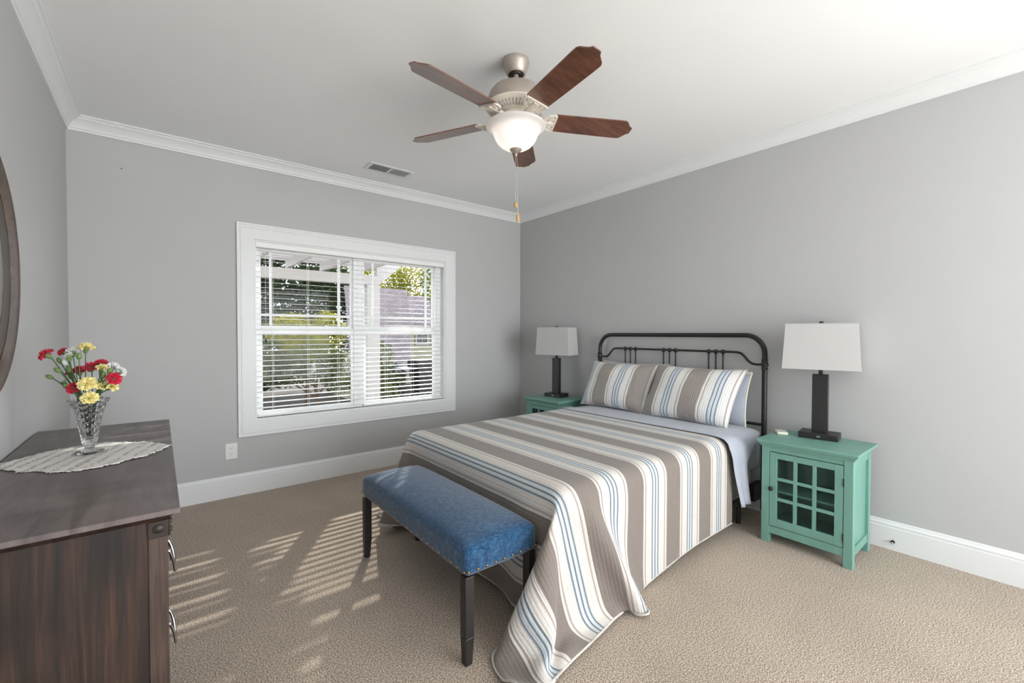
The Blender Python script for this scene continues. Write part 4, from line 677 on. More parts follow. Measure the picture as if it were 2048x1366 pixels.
quilt_z = [
[208,314,420,526,633,739,845,952,1058,1165,1248,1269,1274,1274,1274,1275,1275,1275,1275,1276,1276,1276,1277,1277,1277,1278,1278,1278,1278,1278,1278,1278,1278,1278,1278,1277,1277,1264,1209,1105,999,892,786,679,573,467,360,254,148],
[208,314,420,527,633,739,846,952,1058,1165,1249,1270,1275,1275,1275,1275,1276,1276,1276,1277,1277,1277,1277,1278,1278,1278,1278,1278,1278,1278,1278,1278,1277,1277,1277,1277,1276,1264,1209,1105,999,892,786,679,573,467,360,254,148],
[208,314,420,527,633,739,846,952,1058,1166,1249,1268,1267,1267,1266,1266,1266,1266,1266,1266,1267,1267,1267,1267,1267,1267,1267,1267,1267,1267,1267,1267,1267,1267,1267,1267,1268,1264,1208,1105,999,892,786,679,573,467,360,254,148],
[208,314,420,527,633,739,846,952,1058,1166,1249,1267,1266,1266,1266,1266,1266,1266,1266,1266,1266,1266,1266,1266,1266,1266,1266,1266,1266,1266,1266,1266,1266,1266,1266,1266,1266,1264,1208,1105,998,892,786,679,573,467,360,254,148],
[208,314,420,527,633,739,846,952,1059,1166,1249,1267,1266,1266,1266,1266,1266,1266,1266,1266,1266,1266,1266,1266,1266,1266,1266,1266,1266,1266,1266,1266,1266,1266,1266,1266,1266,1264,1208,1105,998,892,786,679,573,467,360,254,148],
[208,314,420,527,633,739,846,952,1058,1166,1249,1267,1266,1266,1266,1266,1266,1266,1266,1266,1266,1266,1266,1266,1266,1266,1266,1266,1266,1266,1266,1266,1266,1266,1266,1266,1266,1264,1208,1105,998,892,786,679,573,466,360,254,148],
[208,314,420,527,633,739,846,952,1058,1166,1249,1267,1266,1266,1266,1266,1266,1266,1266,1266,1266,1266,1266,1266,1266,1266,1266,1266,1266,1266,1266,1266,1266,1266,1266,1266,1266,1264,1208,1105,998,892,785,679,573,466,360,254,147],
[208,314,420,527,633,740,846,952,1059,1166,1249,1267,1266,1266,1266,1267,1266,1266,1266,1266,1266,1266,1266,1266,1266,1266,1266,1266,1266,1266,1266,1266,1266,1266,1266,1266,1266,1263,1206,1103,996,890,783,677,571,464,358,252,145],
[208,314,421,527,634,740,847,953,1060,1167,1250,1267,1266,1266,1269,1277,1266,1266,1266,1266,1266,1266,1266,1270,1270,1266,1266,1266,1266,1266,1269,1270,1266,1266,1266,1266,1266,1263,1204,1099,993,886,780,673,567,460,354,247,141],
[208,314,421,528,634,741,847,954,1061,1167,1251,1266,1266,1266,1267,1268,1266,1266,1266,1266,1266,1266,1266,1266,1266,1266,1266,1266,1266,1266,1266,1266,1266,1266,1266,1266,1266,1263,1199,1094,987,880,774,667,560,454,347,241,134],
[208,315,421,528,635,742,848,955,1062,1169,1251,1266,1266,1266,1266,1266,1266,1266,1266,1266,1266,1266,1266,1266,1266,1266,1266,1266,1266,1266,1266,1266,1266,1266,1266,1266,1266,1261,1192,1087,980,873,766,659,553,446,339,232,126],
[208,315,422,529,636,743,850,957,1064,1171,1252,1266,1266,1266,1266,1266,1266,1266,1266,1266,1266,1266,1266,1266,1266,1266,1266,1266,1266,1266,1266,1266,1266,1266,1266,1266,1266,1258,1185,1079,971,864,757,650,543,436,329,222,115],
[208,315,422,529,637,744,851,958,1066,1173,1253,1266,1266,1266,1266,1266,1266,1266,1266,1266,1266,1266,1266,1266,1266,1266,1266,1266,1266,1266,1266,1266,1266,1266,1266,1266,1266,1254,1176,1069,962,855,747,640,533,426,318,211,104],
[208,315,423,530,638,745,853,960,1068,1175,1254,1266,1266,1266,1266,1266,1266,1266,1266,1266,1266,1266,1266,1266,1266,1266,1266,1266,1266,1266,1266,1266,1266,1266,1266,1266,1267,1250,1167,1059,951,844,736,629,521,414,306,199,91],
[208,315,423,531,639,746,854,962,1070,1178,1255,1266,1266,1266,1266,1266,1266,1266,1266,1266,1266,1266,1266,1266,1266,1266,1266,1266,1266,1266,1266,1266,1266,1266,1266,1266,1267,1246,1156,1048,940,832,725,617,509,401,294,186,78],
[208,316,424,532,640,748,856,964,1072,1180,1256,1266,1266,1266,1266,1266,1266,1266,1266,1266,1266,1266,1266,1266,1266,1266,1266,1266,1266,1266,1266,1266,1266,1266,1266,1266,1267,1239,1146,1037,929,821,712,604,496,388,280,172,64],
[208,316,424,533,641,749,858,966,1075,1183,1257,1266,1266,1266,1266,1267,1266,1266,1266,1266,1266,1266,1267,1270,1266,1266,1266,1266,1266,1268,1269,1266,1266,1266,1266,1266,1268,1232,1134,1025,917,808,700,592,483,375,267,158,50],
[208,316,425,533,642,751,859,968,1077,1185,1259,1266,1266,1266,1268,1271,1266,1266,1266,1266,1266,1266,1267,1272,1267,1266,1266,1266,1266,1270,1272,1266,1266,1266,1266,1266,1267,1224,1123,1014,905,796,688,579,470,362,253,145,36],
[207,316,425,534,643,752,861,970,1079,1188,1260,1266,1266,1266,1266,1266,1266,1266,1266,1266,1266,1266,1266,1266,1266,1266,1266,1266,1266,1266,1267,1266,1266,1266,1266,1266,1266,1215,1112,1002,893,784,675,567,458,349,240,131,24],
[207,317,426,535,644,754,863,972,1081,1190,1261,1266,1266,1266,1266,1266,1266,1266,1266,1266,1266,1266,1266,1266,1266,1266,1266,1266,1266,1266,1266,1266,1266,1266,1266,1266,1264,1207,1101,991,882,773,664,555,446,337,228,121,22],
[207,317,426,536,645,755,864,974,1083,1192,1261,1266,1266,1266,1266,1266,1266,1266,1266,1266,1266,1266,1266,1266,1266,1266,1266,1266,1266,1266,1266,1266,1266,1266,1266,1266,1263,1198,1091,981,872,762,653,544,434,326,222,124,27],
[207,317,427,536,646,756,866,976,1085,1195,1262,1266,1266,1266,1266,1266,1266,1266,1266,1266,1266,1266,1266,1266,1266,1266,1266,1266,1266,1266,1266,1266,1266,1266,1266,1266,1260,1189,1082,972,862,753,643,534,429,331,238,146,52],
[207,317,427,537,647,757,867,977,1087,1196,1263,1266,1266,1266,1266,1266,1266,1266,1266,1266,1266,1266,1266,1266,1266,1266,1266,1266,1266,1266,1266,1266,1266,1266,1266,1266,1257,1182,1073,964,854,744,637,540,448,358,265,167,64],
[207,317,427,537,647,758,868,978,1088,1197,1264,1266,1266,1266,1266,1266,1266,1266,1266,1266,1266,1266,1266,1266,1266,1266,1266,1266,1266,1266,1266,1266,1266,1266,1266,1266,1255,1176,1066,957,848,750,657,565,467,363,254,147,43],
[207,317,427,537,648,758,868,979,1089,1198,1264,1266,1266,1266,1266,1266,1266,1266,1266,1266,1266,1266,1266,1267,1266,1266,1266,1266,1266,1266,1267,1266,1266,1266,1266,1266,1253,1169,1059,959,866,766,661,552,445,343,246,146,44],
[207,317,427,538,648,758,869,979,1090,1199,1264,1266,1266,1267,1272,1270,1266,1266,1266,1266,1266,1266,1266,1271,1267,1266,1266,1266,1266,1270,1269,1266,1266,1266,1266,1266,1250,1162,1069,964,855,746,641,538,436,331,225,118,44],
[210,319,429,538,648,758,869,980,1090,1199,1264,1266,1266,1266,1267,1267,1266,1266,1266,1266,1266,1266,1266,1266,1266,1266,1266,1266,1266,1266,1266,1266,1266,1266,1266,1268,1248,1153,1049,943,836,730,623,515,408,301,194,89,44],
[220,329,438,547,655,764,873,981,1089,1199,1263,1265,1264,1264,1265,1265,1265,1265,1265,1265,1264,1264,1264,1264,1264,1264,1264,1264,1264,1264,1264,1264,1264,1265,1266,1266,1242,1137,1024,916,808,701,594,487,380,273,166,65,44],
[236,345,454,563,671,780,887,990,1077,1135,1191,1200,1200,1201,1202,1202,1202,1202,1202,1202,1202,1203,1203,1203,1203,1203,1203,1203,1203,1203,1203,1202,1202,1202,1201,1200,1199,1099,994,887,780,673,566,459,352,245,138,48,44],
[252,361,468,575,678,772,854,922,988,1046,1094,1088,1089,1090,1090,1091,1091,1091,1091,1092,1092,1092,1092,1092,1092,1092,1092,1092,1092,1092,1092,1092,1092,1090,1089,1086,1084,1067,965,858,751,644,537,430,323,217,111,36,44],
[262,366,464,553,630,699,766,833,893,954,988,975,976,977,977,978,978,978,979,979,979,979,979,979,979,980,980,980,980,980,979,979,979,978,975,973,971,968,926,830,724,617,510,403,296,190,85,50,44],
[248,334,408,475,542,610,678,739,799,858,880,864,863,864,864,865,865,866,866,866,866,866,866,867,867,867,867,867,867,867,867,867,867,865,863,860,858,856,844,782,692,590,484,378,272,165,64,85,44],
[190,253,319,386,456,524,585,644,704,760,772,754,751,751,752,752,752,753,753,753,753,753,754,754,754,754,754,754,754,754,754,754,754,753,750,748,745,744,737,707,636,550,454,351,245,148,49,96,44],
[109,171,235,304,373,432,489,549,609,660,663,644,638,638,639,639,640,640,640,640,641,641,641,641,641,641,641,641,641,641,641,642,642,640,637,635,632,631,625,613,565,489,405,316,220,124,38,75,44],
[70,126,182,231,279,335,395,455,514,558,554,535,526,526,526,526,527,527,528,528,528,528,528,528,528,529,529,529,528,528,528,529,529,528,525,522,520,519,513,506,482,419,338,251,167,117,39,21,44],
[21,49,87,132,183,240,301,361,419,454,446,425,414,413,413,414,414,414,415,415,415,415,415,416,416,416,416,416,416,416,416,417,417,415,412,410,407,406,401,394,384,344,267,182,100,125,90,32,44],
[22,22,29,55,94,155,210,265,322,349,336,316,303,300,301,301,301,302,302,302,302,303,303,303,303,303,303,303,303,303,303,304,304,302,299,297,294,293,289,282,276,258,196,111,44,33,54,58,44],
[22,22,22,22,31,69,130,170,225,243,227,207,192,188,188,188,189,189,189,190,190,190,190,190,190,190,190,190,190,190,191,192,192,190,187,184,182,181,177,170,164,157,125,42,22,22,55,120,44],
[22,22,22,22,22,22,44,77,128,135,118,97,82,76,75,76,76,76,77,77,77,77,77,78,78,78,78,78,78,78,78,79,80,77,74,72,69,68,65,58,51,46,34,22,32,62,116,130,44]]
NX_, NY_ = len(quilt_x), len(quilt_x[0]); qo = M()
qo.v = [(quilt_x[i][j]/2000-1.6, quilt_y[i][j]/2000-2.1, quilt_z[i][j]/2000) for i in range(NX_) for j in range(NY_)]
qo.f = [(i*NY_+j, (i+1)*NY_+j, (i+1)*NY_+j+1, i*NY_+j+1) for i in range(NX_-1) for j in range(NY_-1)]
T_ = 2.14
quilt = qo.build('quilt', 'quilt', smooth=180, uv=[(T_*i/(NX_-1), 2.62*j/(NY_-1)) for i in range(NX_) for j in range(NY_)])
tag(quilt, 'taupe, white and blue striped quilt draped over the bed, one corner on the carpet', 'quilt')
ss = quilt.modifiers.new('smooth', 'SUBSURF'); ss.levels = 2; ss.render_levels = 2
so = quilt.modifiers.new('thick', 'SOLIDIFY'); so.thickness = .006; so.offset = 0
B_ = [qo.v[i*NY_+NY_-1] for i in range(NX_)]+[qo.v[(NX_-1)*NY_+j] for j in range(NY_-2, -1, -1)]+[qo.v[i*NY_] for i in range(NX_-2, -1, -1)]
M().tube(smoothpath(B_, 3), .0052, 6).build('binding', 'hem', quilt, smooth=60)
# loose top sheet turned down over the mattress edge at the head end
sh = M(); G = []
for i in range(41):
    u = i/40; row = []
    prof = smoothpath([(-1.36, .6295), (-1.75, .6295), (-2.15, .6295), (-2.45, .6300), (-2.60, .6300), (-2.755, .628), (-2.825, .606), (-2.848, .54), (-2.852, .42), (-2.862, .30), (-2.872, .195)], 4)
    k = len(prof)
    for j, p_ in enumerate(prof):
        y, z = p_[0], p_[1]; t = max(0, (j-12)/(k-13))
        xl = -.665+.105*max(0, (t-.45)/.55)+.004*math.sin(9*t); xr = -.16-(.27*min(1, max(0, (t-.42)/.25)) if t > .42 else 0)
        x = xl+(xr-xl)*u; fold = .012*math.sin(u*PI*3)*max(0, t-.55)*2
        row.append((x, y-fold-.004*math.sin(PI*u)*(t > .5), z+(.016*(1-min(1, max(0, (x+.56)/.06))) if j < 26 else 0)+.0012*math.sin(14*x+3*y)*(t < .4)))
    G.append(row)
k = len(G[0]); sh.add([p_ for r_ in G for p_ in r_], [(i*k+j, i*k+j+1, (i+1)*k+j+1, (i+1)*k+j) for i in range(40) for j in range(k-1)])
so_ = sh.build('bed_sheet', 'sheet', smooth=180); tag(so_, 'blue-grey top sheet hanging over the mattress side at the head end', 'sheet')
m_ = so_.modifiers.new('thick', 'SOLIDIFY'); m_.thickness = .003; m_.offset = 0

def pillow(name, label, cat, group, ctr, wd, ht, th, lean, shear, m, rnd, edge=None, wr=.004, n=34, uo=0):
    rg = random.Random(rnd); o = M(); uvs = []; ph = [rg.uniform(0, 6) for _ in range(6)]
    def pt_(u, v, s):
        x = wd/2*u*(1-.055*(1-v*v)*abs(u)**3); y = ht/2*v*(1-.075*(1-u*u)*abs(v)**3)
        e = (1-abs(u)**2.6)*(1-abs(v)**2.6); t = th/2*max(0, e)**.52
        t += wr*e*(math.sin(5*u+4*v+ph[0])+math.sin(9*v-3*u+ph[1])*.6)
        if s < 0: t *= .8
        up = Vector((math.sin(lean), 0, math.cos(lean))); nr = Vector((-math.cos(lean), 0, math.sin(lean))); rt = Vector((0, -1, 0))
        q_ = Vector(ctr)+rt*(x+shear*y)+up*y+nr*t*s
        return tuple(q_)
    for s in (1, -1):
        b0 = len(o.v)
        for i in range(n+1):
            for j in range(n+1):
                u = math.sin((i/n-.5)*PI); v = math.sin((j/n-.5)*PI)
                o.v.append(pt_(u, v, s)); uvs.append((wd/2*(1+u)-uo+.75, ht/2*v+.5))
        for i in range(n):
            for j in range(n):
                f = (b0+i*(n+1)+j, b0+(i+1)*(n+1)+j, b0+(i+1)*(n+1)+j+1, b0+i*(n+1)+j+1); o.f.append(f if s > 0 else f[::-1])
    p_ = o.build(name, m, None, 180, uv=uvs); tag(p_, label, cat, group)
    em = [pt_(math.sin((i/n-.5)*PI), -1, 1) for i in range(n+1)]+[pt_(1, math.sin((i/n-.5)*PI), 1) for i in range(1, n+1)]+[pt_(-math.sin((i/n-.5)*PI), 1, 1) for i in range(1, n+1)]+[pt_(-1, -math.sin((i/n-.5)*PI), 1) for i in range(1, n+1)]
    M().tube(em, .0045 if edge is None else .009, 6).build('seam_edge', edge or 'hem', p_, smooth=60)
    return p_
gp = 'pillows leaning on the headboard'
pillow('pillow', 'blue-grey plain pillow behind the striped pillow on the window side', 'pillow', gp, (-.118, -1.715, .838), .70, .42, .10, math.radians(7), .05, 'pillow_grey', 1, None, .007)
pillow('pillow', 'blue-grey plain pillow with cream edge, behind the striped pillow on the nightstand side', 'pillow', gp, (-.118, -2.37, .822), .71, .40, .11, math.radians(7), .05, 'pillow_grey', 2, 'piping', .007)
pillow('pillow', 'striped quilted pillow on the window side of the bed, taupe band at its inner end', 'pillow', gp, (-.226, -1.640, .838), .70, .43, .20, math.radians(19), .12, 'sham', 3, uo=.165)
pillow('pillow', 'striped quilted pillow nearer the front nightstand, blue lines near its outer edge', 'pillow', gp, (-.230, -2.335, .838), .72, .44, .20, math.radians(19), .17, 'sham', 4, uo=.345)

# ---------------------------------------------------------------- bench
bn = thing('bench', 'blue upholstered bench with black legs and brass nailheads at the foot of the bed', 'bench', (-2.35, -2.135, 0))
def cush(x, p):
    if p[2] > -.2:
        u, v = (x[0]+2.35)/.188, (x[1]+2.135)/.562
        x[2] += .040*max(0, 1-abs(u)**2.2)**.8*max(0, 1-abs(v)**5)**.8*(p[2]+.2)/1.2
    return x
M().rbox((-2.35, -2.135, .412), (.188, .562, .060), .030, 20, cush).build('seat', 'linen', bn, smooth=60)
for x, sx in ((-2.513, 1), (-2.188, -1)):
    for y, sy in ((-2.668, 1), (-1.602, -1)):
        M().frustum((x-sx*.002, y-sy*.002, 0), (.0155, .0155), (x, y, .11), (.0205, .0205)).box((x-.0205, y-.0205, .11), (x+.0205, y+.0205, .353)).build('leg', 'black_wood', bn, bevel=.003)
def nail(x, y, ax, s):
    prof = [(.0062, 0), (.0058, .002), (.004, .0042), (0, .005)]
    M().lathe([(r, h*s) for r, h in prof], (x, y, .378), 10, ax).build('nail_head', 'brass', bn, smooth=80)
for i in range(23):
    y = -2.685+1.10*i/22
    nail(-2.5385, y, 'x', -1)
    nail(-2.1615, y, 'x', 1)
for i in range(9):
    x = -2.525+.35*i/8; nail(x, -2.6975, 'y', -1); nail(x, -1.5725, 'y', 1)

# ---------------------------------------------------------------- dresser
dr = thing('dresser', 'dark rustic wood dresser against the left wall', 'dresser', (-3.66, -1.83, 0))
DZ = .832
tp = M(); pr = [(-.010, .796), (-.002, .799), (.004, .806), (.012, .814), (.0235, .817), (.025, .819), (.025, DZ-.001), (.024, DZ)]
X0, X1, Y0, Y1 = -3.905, -3.435, -2.597, -1.075
def rg_(a, z): return [(X0, Y0-a, z), (X0, Y1+a, z), (X1+a, Y1+a, z), (X1+a, Y0-a, z)]
tp.add([p_ for a, z in pr for p_ in rg_(a, z)], [(i*4+j, i*4+4+j, i*4+4+(j+1) % 4, i*4+(j+1) % 4) for i in range(len(pr)-1) for j in range(4)]+[(0, 1, 2, 3), tuple(len(pr)*4-4+j for j in (3, 2, 1, 0))])
tp.f = tp.f[:-2]; nb = len(tp.v)//4
lo_ = M(); lo_.v = tp.v[:20]; lo_.f = tp.f[:16]+[(0, 1, 2, 3), (19, 18, 17, 16)]; lo_.build('top_moulding', 'dresser_side', dr, smooth=20)
hi_ = M(); hi_.v = tp.v[16:]; hi_.f = [tuple(i-16 for i in f) for f in tp.f[16:]]+[(0, 1, 2, 3), tuple(len(tp.v)-20+j for j in (3, 2, 1, 0))]; hi_.build('top', 'dresser_top', dr, smooth=20)
for y, s in ((-2.585, 1), (-1.087, -1)):
    M().box((-3.895, y, .06), (-3.478, y+s*.018, .797)).build('end_panel', 'dresser_side', dr)
    for x in (-3.478, -3.90): M().box((x, y-s*.006, 0), (x+.042, y+s*.036, .797)).build('post', 'dresser_post', dr, bevel=.0015)
    b = M().box((-3.4785, y-s*.0085, .752), (-3.4345, y-s*.004, .797)).box((-3.4345, y-s*.0085, .752), (-3.4305, y+s*.040, .797)).build('corner_bracket', 'bronze', dr, bevel=.001)
    M().lathe([(.0125, 0), (.012, -.002*s), (.008, -.005*s), (0, -.006*s)], (-3.457, y-s*.0085, .776), 16, 'y').build('bolt', 'bronze', b)
    for z in (.786, .763): M().lathe([(.008, 0), (.007, .003), (0, .0045)], (-3.4305, y+s*.014, z), 14, 'x').build('bolt', 'bronze', b)
M().box((-3.889, -2.57, .06), (-3.452, -1.10, .09)).box((-3.889, -2.57, .775), (-3.452, -1.10, .797)).box((-3.898, -2.57, .092), (-3.89, -1.10, .797)).build('carcass', 'dresser_side', dr)
for (y0, y1) in ((-2.538, -1.846), (-1.838, -1.134)):
    for (z0, z1) in ((.585, .768), (.345, .575), (.100, .335)):
        d = M().box((-3.47, y0, z0), (-3.441, y1, z1)).build('drawer', 'dresser_side', dr, bevel=.002)
        if z0 < .5:
            for yc in ((y0+y1)/2,):
                zc = .525 if z0 > .2 else .275
                h = M().tube(smoothpath([(-3.441, yc-.045, zc+.045), (-3.430, yc-.046, zc+.043), (-3.419, yc-.040, zc+.005), (-3.415, yc-.018, zc-.038), (-3.414, yc, zc-.043), (-3.415, yc+.018, zc-.038), (-3.419, yc+.040, zc+.005), (-3.430, yc+.046, zc+.043), (-3.441, yc+.045, zc+.045)], 5), .0045, 10)
                h.lathe([(.011, 0), (.010, .004), (.005, .006)], (-3.441, yc-.045, zc+.045), 14, 'x').lathe([(.011, 0), (.010, .004), (.005, .006)], (-3.441, yc+.045, zc+.045), 14, 'x')
                h.build('handle', 'chrome', d, smooth=60)
# lace doily
dp = [(-3.424, -1.79), (-3.46, -1.715), (-3.507, -1.64), (-3.535, -1.632), (-3.567, -1.60), (-3.63, -1.56), (-3.693, -1.55), (-3.76, -1.585), (-3.811, -1.628), (-3.86, -1.69), (-3.897, -1.744), (-3.886, -1.817), (-3.85, -1.86), (-3.814, -1.915), (-3.774, -1.934), (-3.74, -1.985), (-3.67, -2.012), (-3.62, -2.005), (-3.576, -1.985), (-3.535, -1.94), (-3.501, -1.935), (-3.46, -1.86)]
dn = []
for i, p_ in enumerate(dp):
    q_ = dp[(i+1) % len(dp)]; k = max(2, int(math.hypot(q_[0]-p_[0], q_[1]-p_[1])/.007))
    for j in range(k):
        t = j/k; s = 1+(.035 if j % 2 else 0)+(.03 if (j//2) % 3 == 0 else 0); x, y = p_[0]+(q_[0]-p_[0])*t, p_[1]+(q_[1]-p_[1])*t
        dn.append((-3.665+(x+3.665)*s, -1.79+(y+1.79)*s))
dm = M(); k = len(dn)
rings = [1, .94, .6, .3]
sm_ = [tuple(sum(dn[(i+d) % k][c_] for d in range(-6, 7))/13 for c_ in (0, 1)) for i in range(k)]
dm.add([(-3.665+(x+3.665)*s, -1.79+(y+1.79)*s, DZ+.0025+.0012*math.sin(30*x)*math.cos(26*y)) for s in rings for x, y in (dn if s == 1 else sm_)]+[(-3.665, -1.79, DZ+.003)], [(r*k+(i+1) % k, r*k+i, (r+1)*k+i, (r+1)*k+(i+1) % k) for r in range(3) for i in range(k)]+[(3*k+(i+1) % k, 3*k+i, 4*k) for i in range(k)])
dm.f = [f[::-1] for f in dm.f]
do = dm.build('doily', 'lace', smooth=180); tag(do, 'white crocheted lace doily under the vase on the dresser', 'doily')
so = do.modifiers.new('thick', 'SOLIDIFY'); so.thickness = .0018; so.offset = 1

# ---------------------------------------------------------------- vase and flowers
VX, VY, VZ = -3.665, -1.742, DZ+.0055
key = [(.0, .0), (.058, .0), (.061, .003), (.058, .007), (.036, .012), (.022, .018), (.018, .024), (.0215, .030), (.0275, .038), (.030, .050), (.034, .075), (.040, .105), (.047, .135), (.055, .162), (.064, .186), (.074, .203), (.079, .212)]
outer = []
for (r0, z0), (r1, z1) in zip(key, key[1:]):
    kk = max(1, int((z1-z0)/.0028))
    for j in range(kk): outer.append((r0+(r1-r0)*j/kk, z0+(z1-z0)*j/kk))
outer.append(key[-1]); outer = [(r*.73, z) for r, z in outer]; no = len(outer)
inner = [(.074, .2125), (.066, .199), (.056, .178), (.047, .150), (.040, .125), (.033, .098), (.027, .075), (.022, .060), (.010, .055), (0, .055)]; inner = [(r*.71, z) for r, z in inner]
tri = lambda x: abs(((x/PI) % 2)-1)
def vf(r, h, a, i):
    if i >= no or r < .001: return r
    if h-VZ < .012: return r*(1+.02*tri(a*16)) if r > .02 else r
    if h-VZ < .036: return r*(1+.03*tri(a*10))
    k_ = 10.5*math.log(max(.014, r)/.022)
    return r+.0034*(max(tri(a*12+k_*4), tri(a*12-k_*4)))*(r/.036)
vs_ = M().lathe([(r, z+VZ) for r, z in outer+inner], (VX, VY, 0), 192, fn=vf).build('vase', 'crystal', smooth=18)
tag(vs_, 'clear cut-crystal vase with a diamond pattern on the lace doily', 'vase')
def bloom(c_, dr_, R_, rnd, mname, parent):
    rg = random.Random(rnd); d = Vector(dr_).normalized(); a_ = d.orthogonal().normalized(); b_ = d.cross(a_); o = M(); n = 44
    for li, (rr, hh, cup) in enumerate(((1.0, 0, .16), (.92, .12, .3), (.74, .24, .5), (.52, .34, .8), (.3, .42, 1.0))):
        base = len(o.v); p1, p2, p3 = rg.uniform(0, 6), rg.uniform(0, 6), rg.uniform(0, 6)
        for i in range(7):
            t = i/6
            for j in range(n):
                a = 2*PI*j/n; r = R_*rr*t*(1+(.07*math.sin(11*a+p1)+.05*math.sin(23*a+p2))*t+(rg.uniform(-.06, .06) if i == 6 else 0))
                z = R_*(hh*.9*t**.4+cup*t*t*.35+.15*t*t*math.sin(7*a+p3)+.07*t*t*math.sin(15*a+p1)-.1)
                o.v.append(tuple(Vector(c_)+a_*r*math.cos(a)+b_*r*math.sin(a)+d*z))
        o.f += [(base+i*n+j, base+i*n+(j+1) % n, base+(i+1)*n+(j+1) % n, base+(i+1)*n+j) for i in range(6) for j in range(n)]
    return o.build('petals', mname, parent, smooth=60)
def stem(p_, d, parent, rnd, L=.02):
    rg = random.Random(rnd); v = Vector((p_[0]-VX, p_[1]-VY, 0)); v = v.normalized() if v.length > .004 else Vector((rg.uniform(-1, 1), rg.uniform(-1, 1), 0)).normalized()
    rr = min(.033, Vector((p_[0]-VX, p_[1]-VY, 0)).length*.55+.008)
    pts = [(VX-v.x*.006+rg.uniform(-.004, .004), VY-v.y*.006+rg.uniform(-.004, .004), VZ+.064), (VX+v.x*rr*.45, VY+v.y*rr*.45, VZ+.140), (VX+v.x*rr, VY+v.y*rr, VZ+.218), tuple(Vector(p_)-Vector(d)*L)]
    M().tube(smoothpath(pts, 6), .0018, 6).build('stem', 'stem', parent, smooth=60)
FL = [
 ('red', -0.128, 0.103, 1.222, .030, (-.8, .1, .75), 'red carnation leaning out farthest left above the vase'),
 ('red', -0.075, 0.086, 1.231, .024, (-.3, .4, .8), 'red carnation tucked behind the highest white carnation'),
 ('white', -0.044, 0.036, 1.235, .027, (.1, -.2, 1), 'white carnation highest of the white ones, left of the top yellow one'),
 ('white', -0.058, 0.021, 1.219, .015, (-.2, -.2, 1), 'half-opened small white carnation just left of the highest white carnation'),
 ('yellow', -0.006, 0.005, 1.250, .030, (.1, -.15, 1), 'pale yellow carnation standing highest in the bouquet'),
 ('red', 0.006, 0.008, 1.173, .028, (-.1, -.5, .9), 'red carnation in the middle of the bouquet, below the top yellow one'),
 ('red', 0.038, 0.008, 1.186, .026, (.3, -.2, .9), 'red carnation at upper right, above a yellow carnation'),
 ('yellow', 0.042, -0.047, 1.172, .022, (.2, -.3, 1), 'small yellow carnation right under the upper right red carnation'),
 ('white', 0.074, -0.022, 1.170, .028, (.5, -.3, .8), 'large white carnation on the right side of the bouquet'),
 ('white', 0.098, -0.066, 1.155, .024, (.9, -.2, .6), 'white carnation at the far right edge of the bouquet'),
 ('red', 0.081, -0.117, 1.133, .028, (.5, -.8, .5), 'red carnation lowest on the right, below the two white ones'),
 ('red', -0.033, 0.065, 1.158, .026, (-.1, -.3, .9), 'dark red carnation deep among the stems left of centre'),
 ('red', -0.040, -0.019, 1.097, .027, (-.5, -.7, .6), 'red carnation low on the left, close to the vase rim'),
 ('yellow', 0.001, -0.065, 1.114, .033, (-.1, -.9, .6), 'big yellow carnation facing forward in the middle of the bouquet'),
 ('yellow', 0.043, -0.061, 1.102, .022, (.1, -.6, .8), 'yellow carnation right of the big middle yellow one'),
 ('yellow', 0.072, -0.069, 1.100, .026, (.6, -.5, .6), 'yellow carnation under the lowest right red carnation'),
 ('yellow', 0.012, -0.106, 1.064, .030, (0, -.75, .75), 'yellow carnation resting on the front of the vase rim'),
 ('white', -0.082, 0.092, 1.112, .018, (-.5, -.1, .9), 'small white carnation low on the left behind the stems'),
 ('red', -0.061, 0.088, 1.145, .018, (-.2, 0, 1), 'small red carnation half hidden behind the left buds'),
]
for i, (cn, dx, dy, z, R_, d, lab) in enumerate(FL):
    d = Vector(d).normalized(); p_ = (VX+dx, VY+dy, z); root = thing('carnation', lab, 'flower', (VX, VY, VZ+.06), 'carnations in the crystal vase')
    bloom(p_, d, R_*.90, 10+i, cn, root)
    a_ = Vector(p_); cl = M().tube([a_-d*.024, a_-d*.021, a_-d*.012, a_-d*.002, a_+d*.002], [.002, .006, .0075, .0085, .011], 10); cl.build('calyx', 'calyx', root, smooth=60)
    stem(p_, d, root, 50+i, .022)
BD = [((-0.119, 0.096, 1.135), (-.8, .2, .5), 'green bud reaching farthest left on a long bare stem'), ((-0.091, 0.1, 1.197), (-.4, 0, .9), 'green bud just right of the far left red carnation'), ((-0.092, 0.062, 1.162), (-.7, 0, .7), 'green bud in the left cluster, above the far left bud'),
      ((-0.025, -0.005, 1.217), (0, 0, 1), 'green bud upright between the highest white and top yellow carnations'), ((0.048, -0.077, 1.145), (.1, -.1, 1), 'green bud under the small yellow carnation on the right'), ((0.038, -0.056, 1.122), (.1, -.3, .9), 'green bud above the right-hand yellow carnations'),
      ((-0.064, 0.013, 1.101), (-.5, -.2, .8), 'green bud beside the low left red carnation'), ((-0.059, 0.048, 1.164), (-.2, 0, 1), 'green bud in the middle of the left-hand stems'), ((-0.074, 0.072, 1.191), (-.3, 0, 1), 'white-tipped bud below the highest white carnation'), ((0.068, -0.093, 1.162), (.4, -.2, .9), 'green bud in front of the large white carnation on the right')]
for i, (o_, d, lab) in enumerate(BD):
    d = Vector(d).normalized(); p_ = Vector((VX+o_[0], VY+o_[1], o_[2])); root = thing('flower_bud', lab, 'flower bud', (VX, VY, VZ+.06), 'carnation buds in the crystal vase')
    M().tube([p_-d*.014, p_-d*.010, p_-d*.001, p_+d*.008, p_+d*.013], [.002, .0062, .0085, .0065, .002], 10).build('bud', 'white' if 'white' in lab[:6] else 'calyx', root, smooth=60)
    stem(tuple(p_), d, root, 90+i, .012)

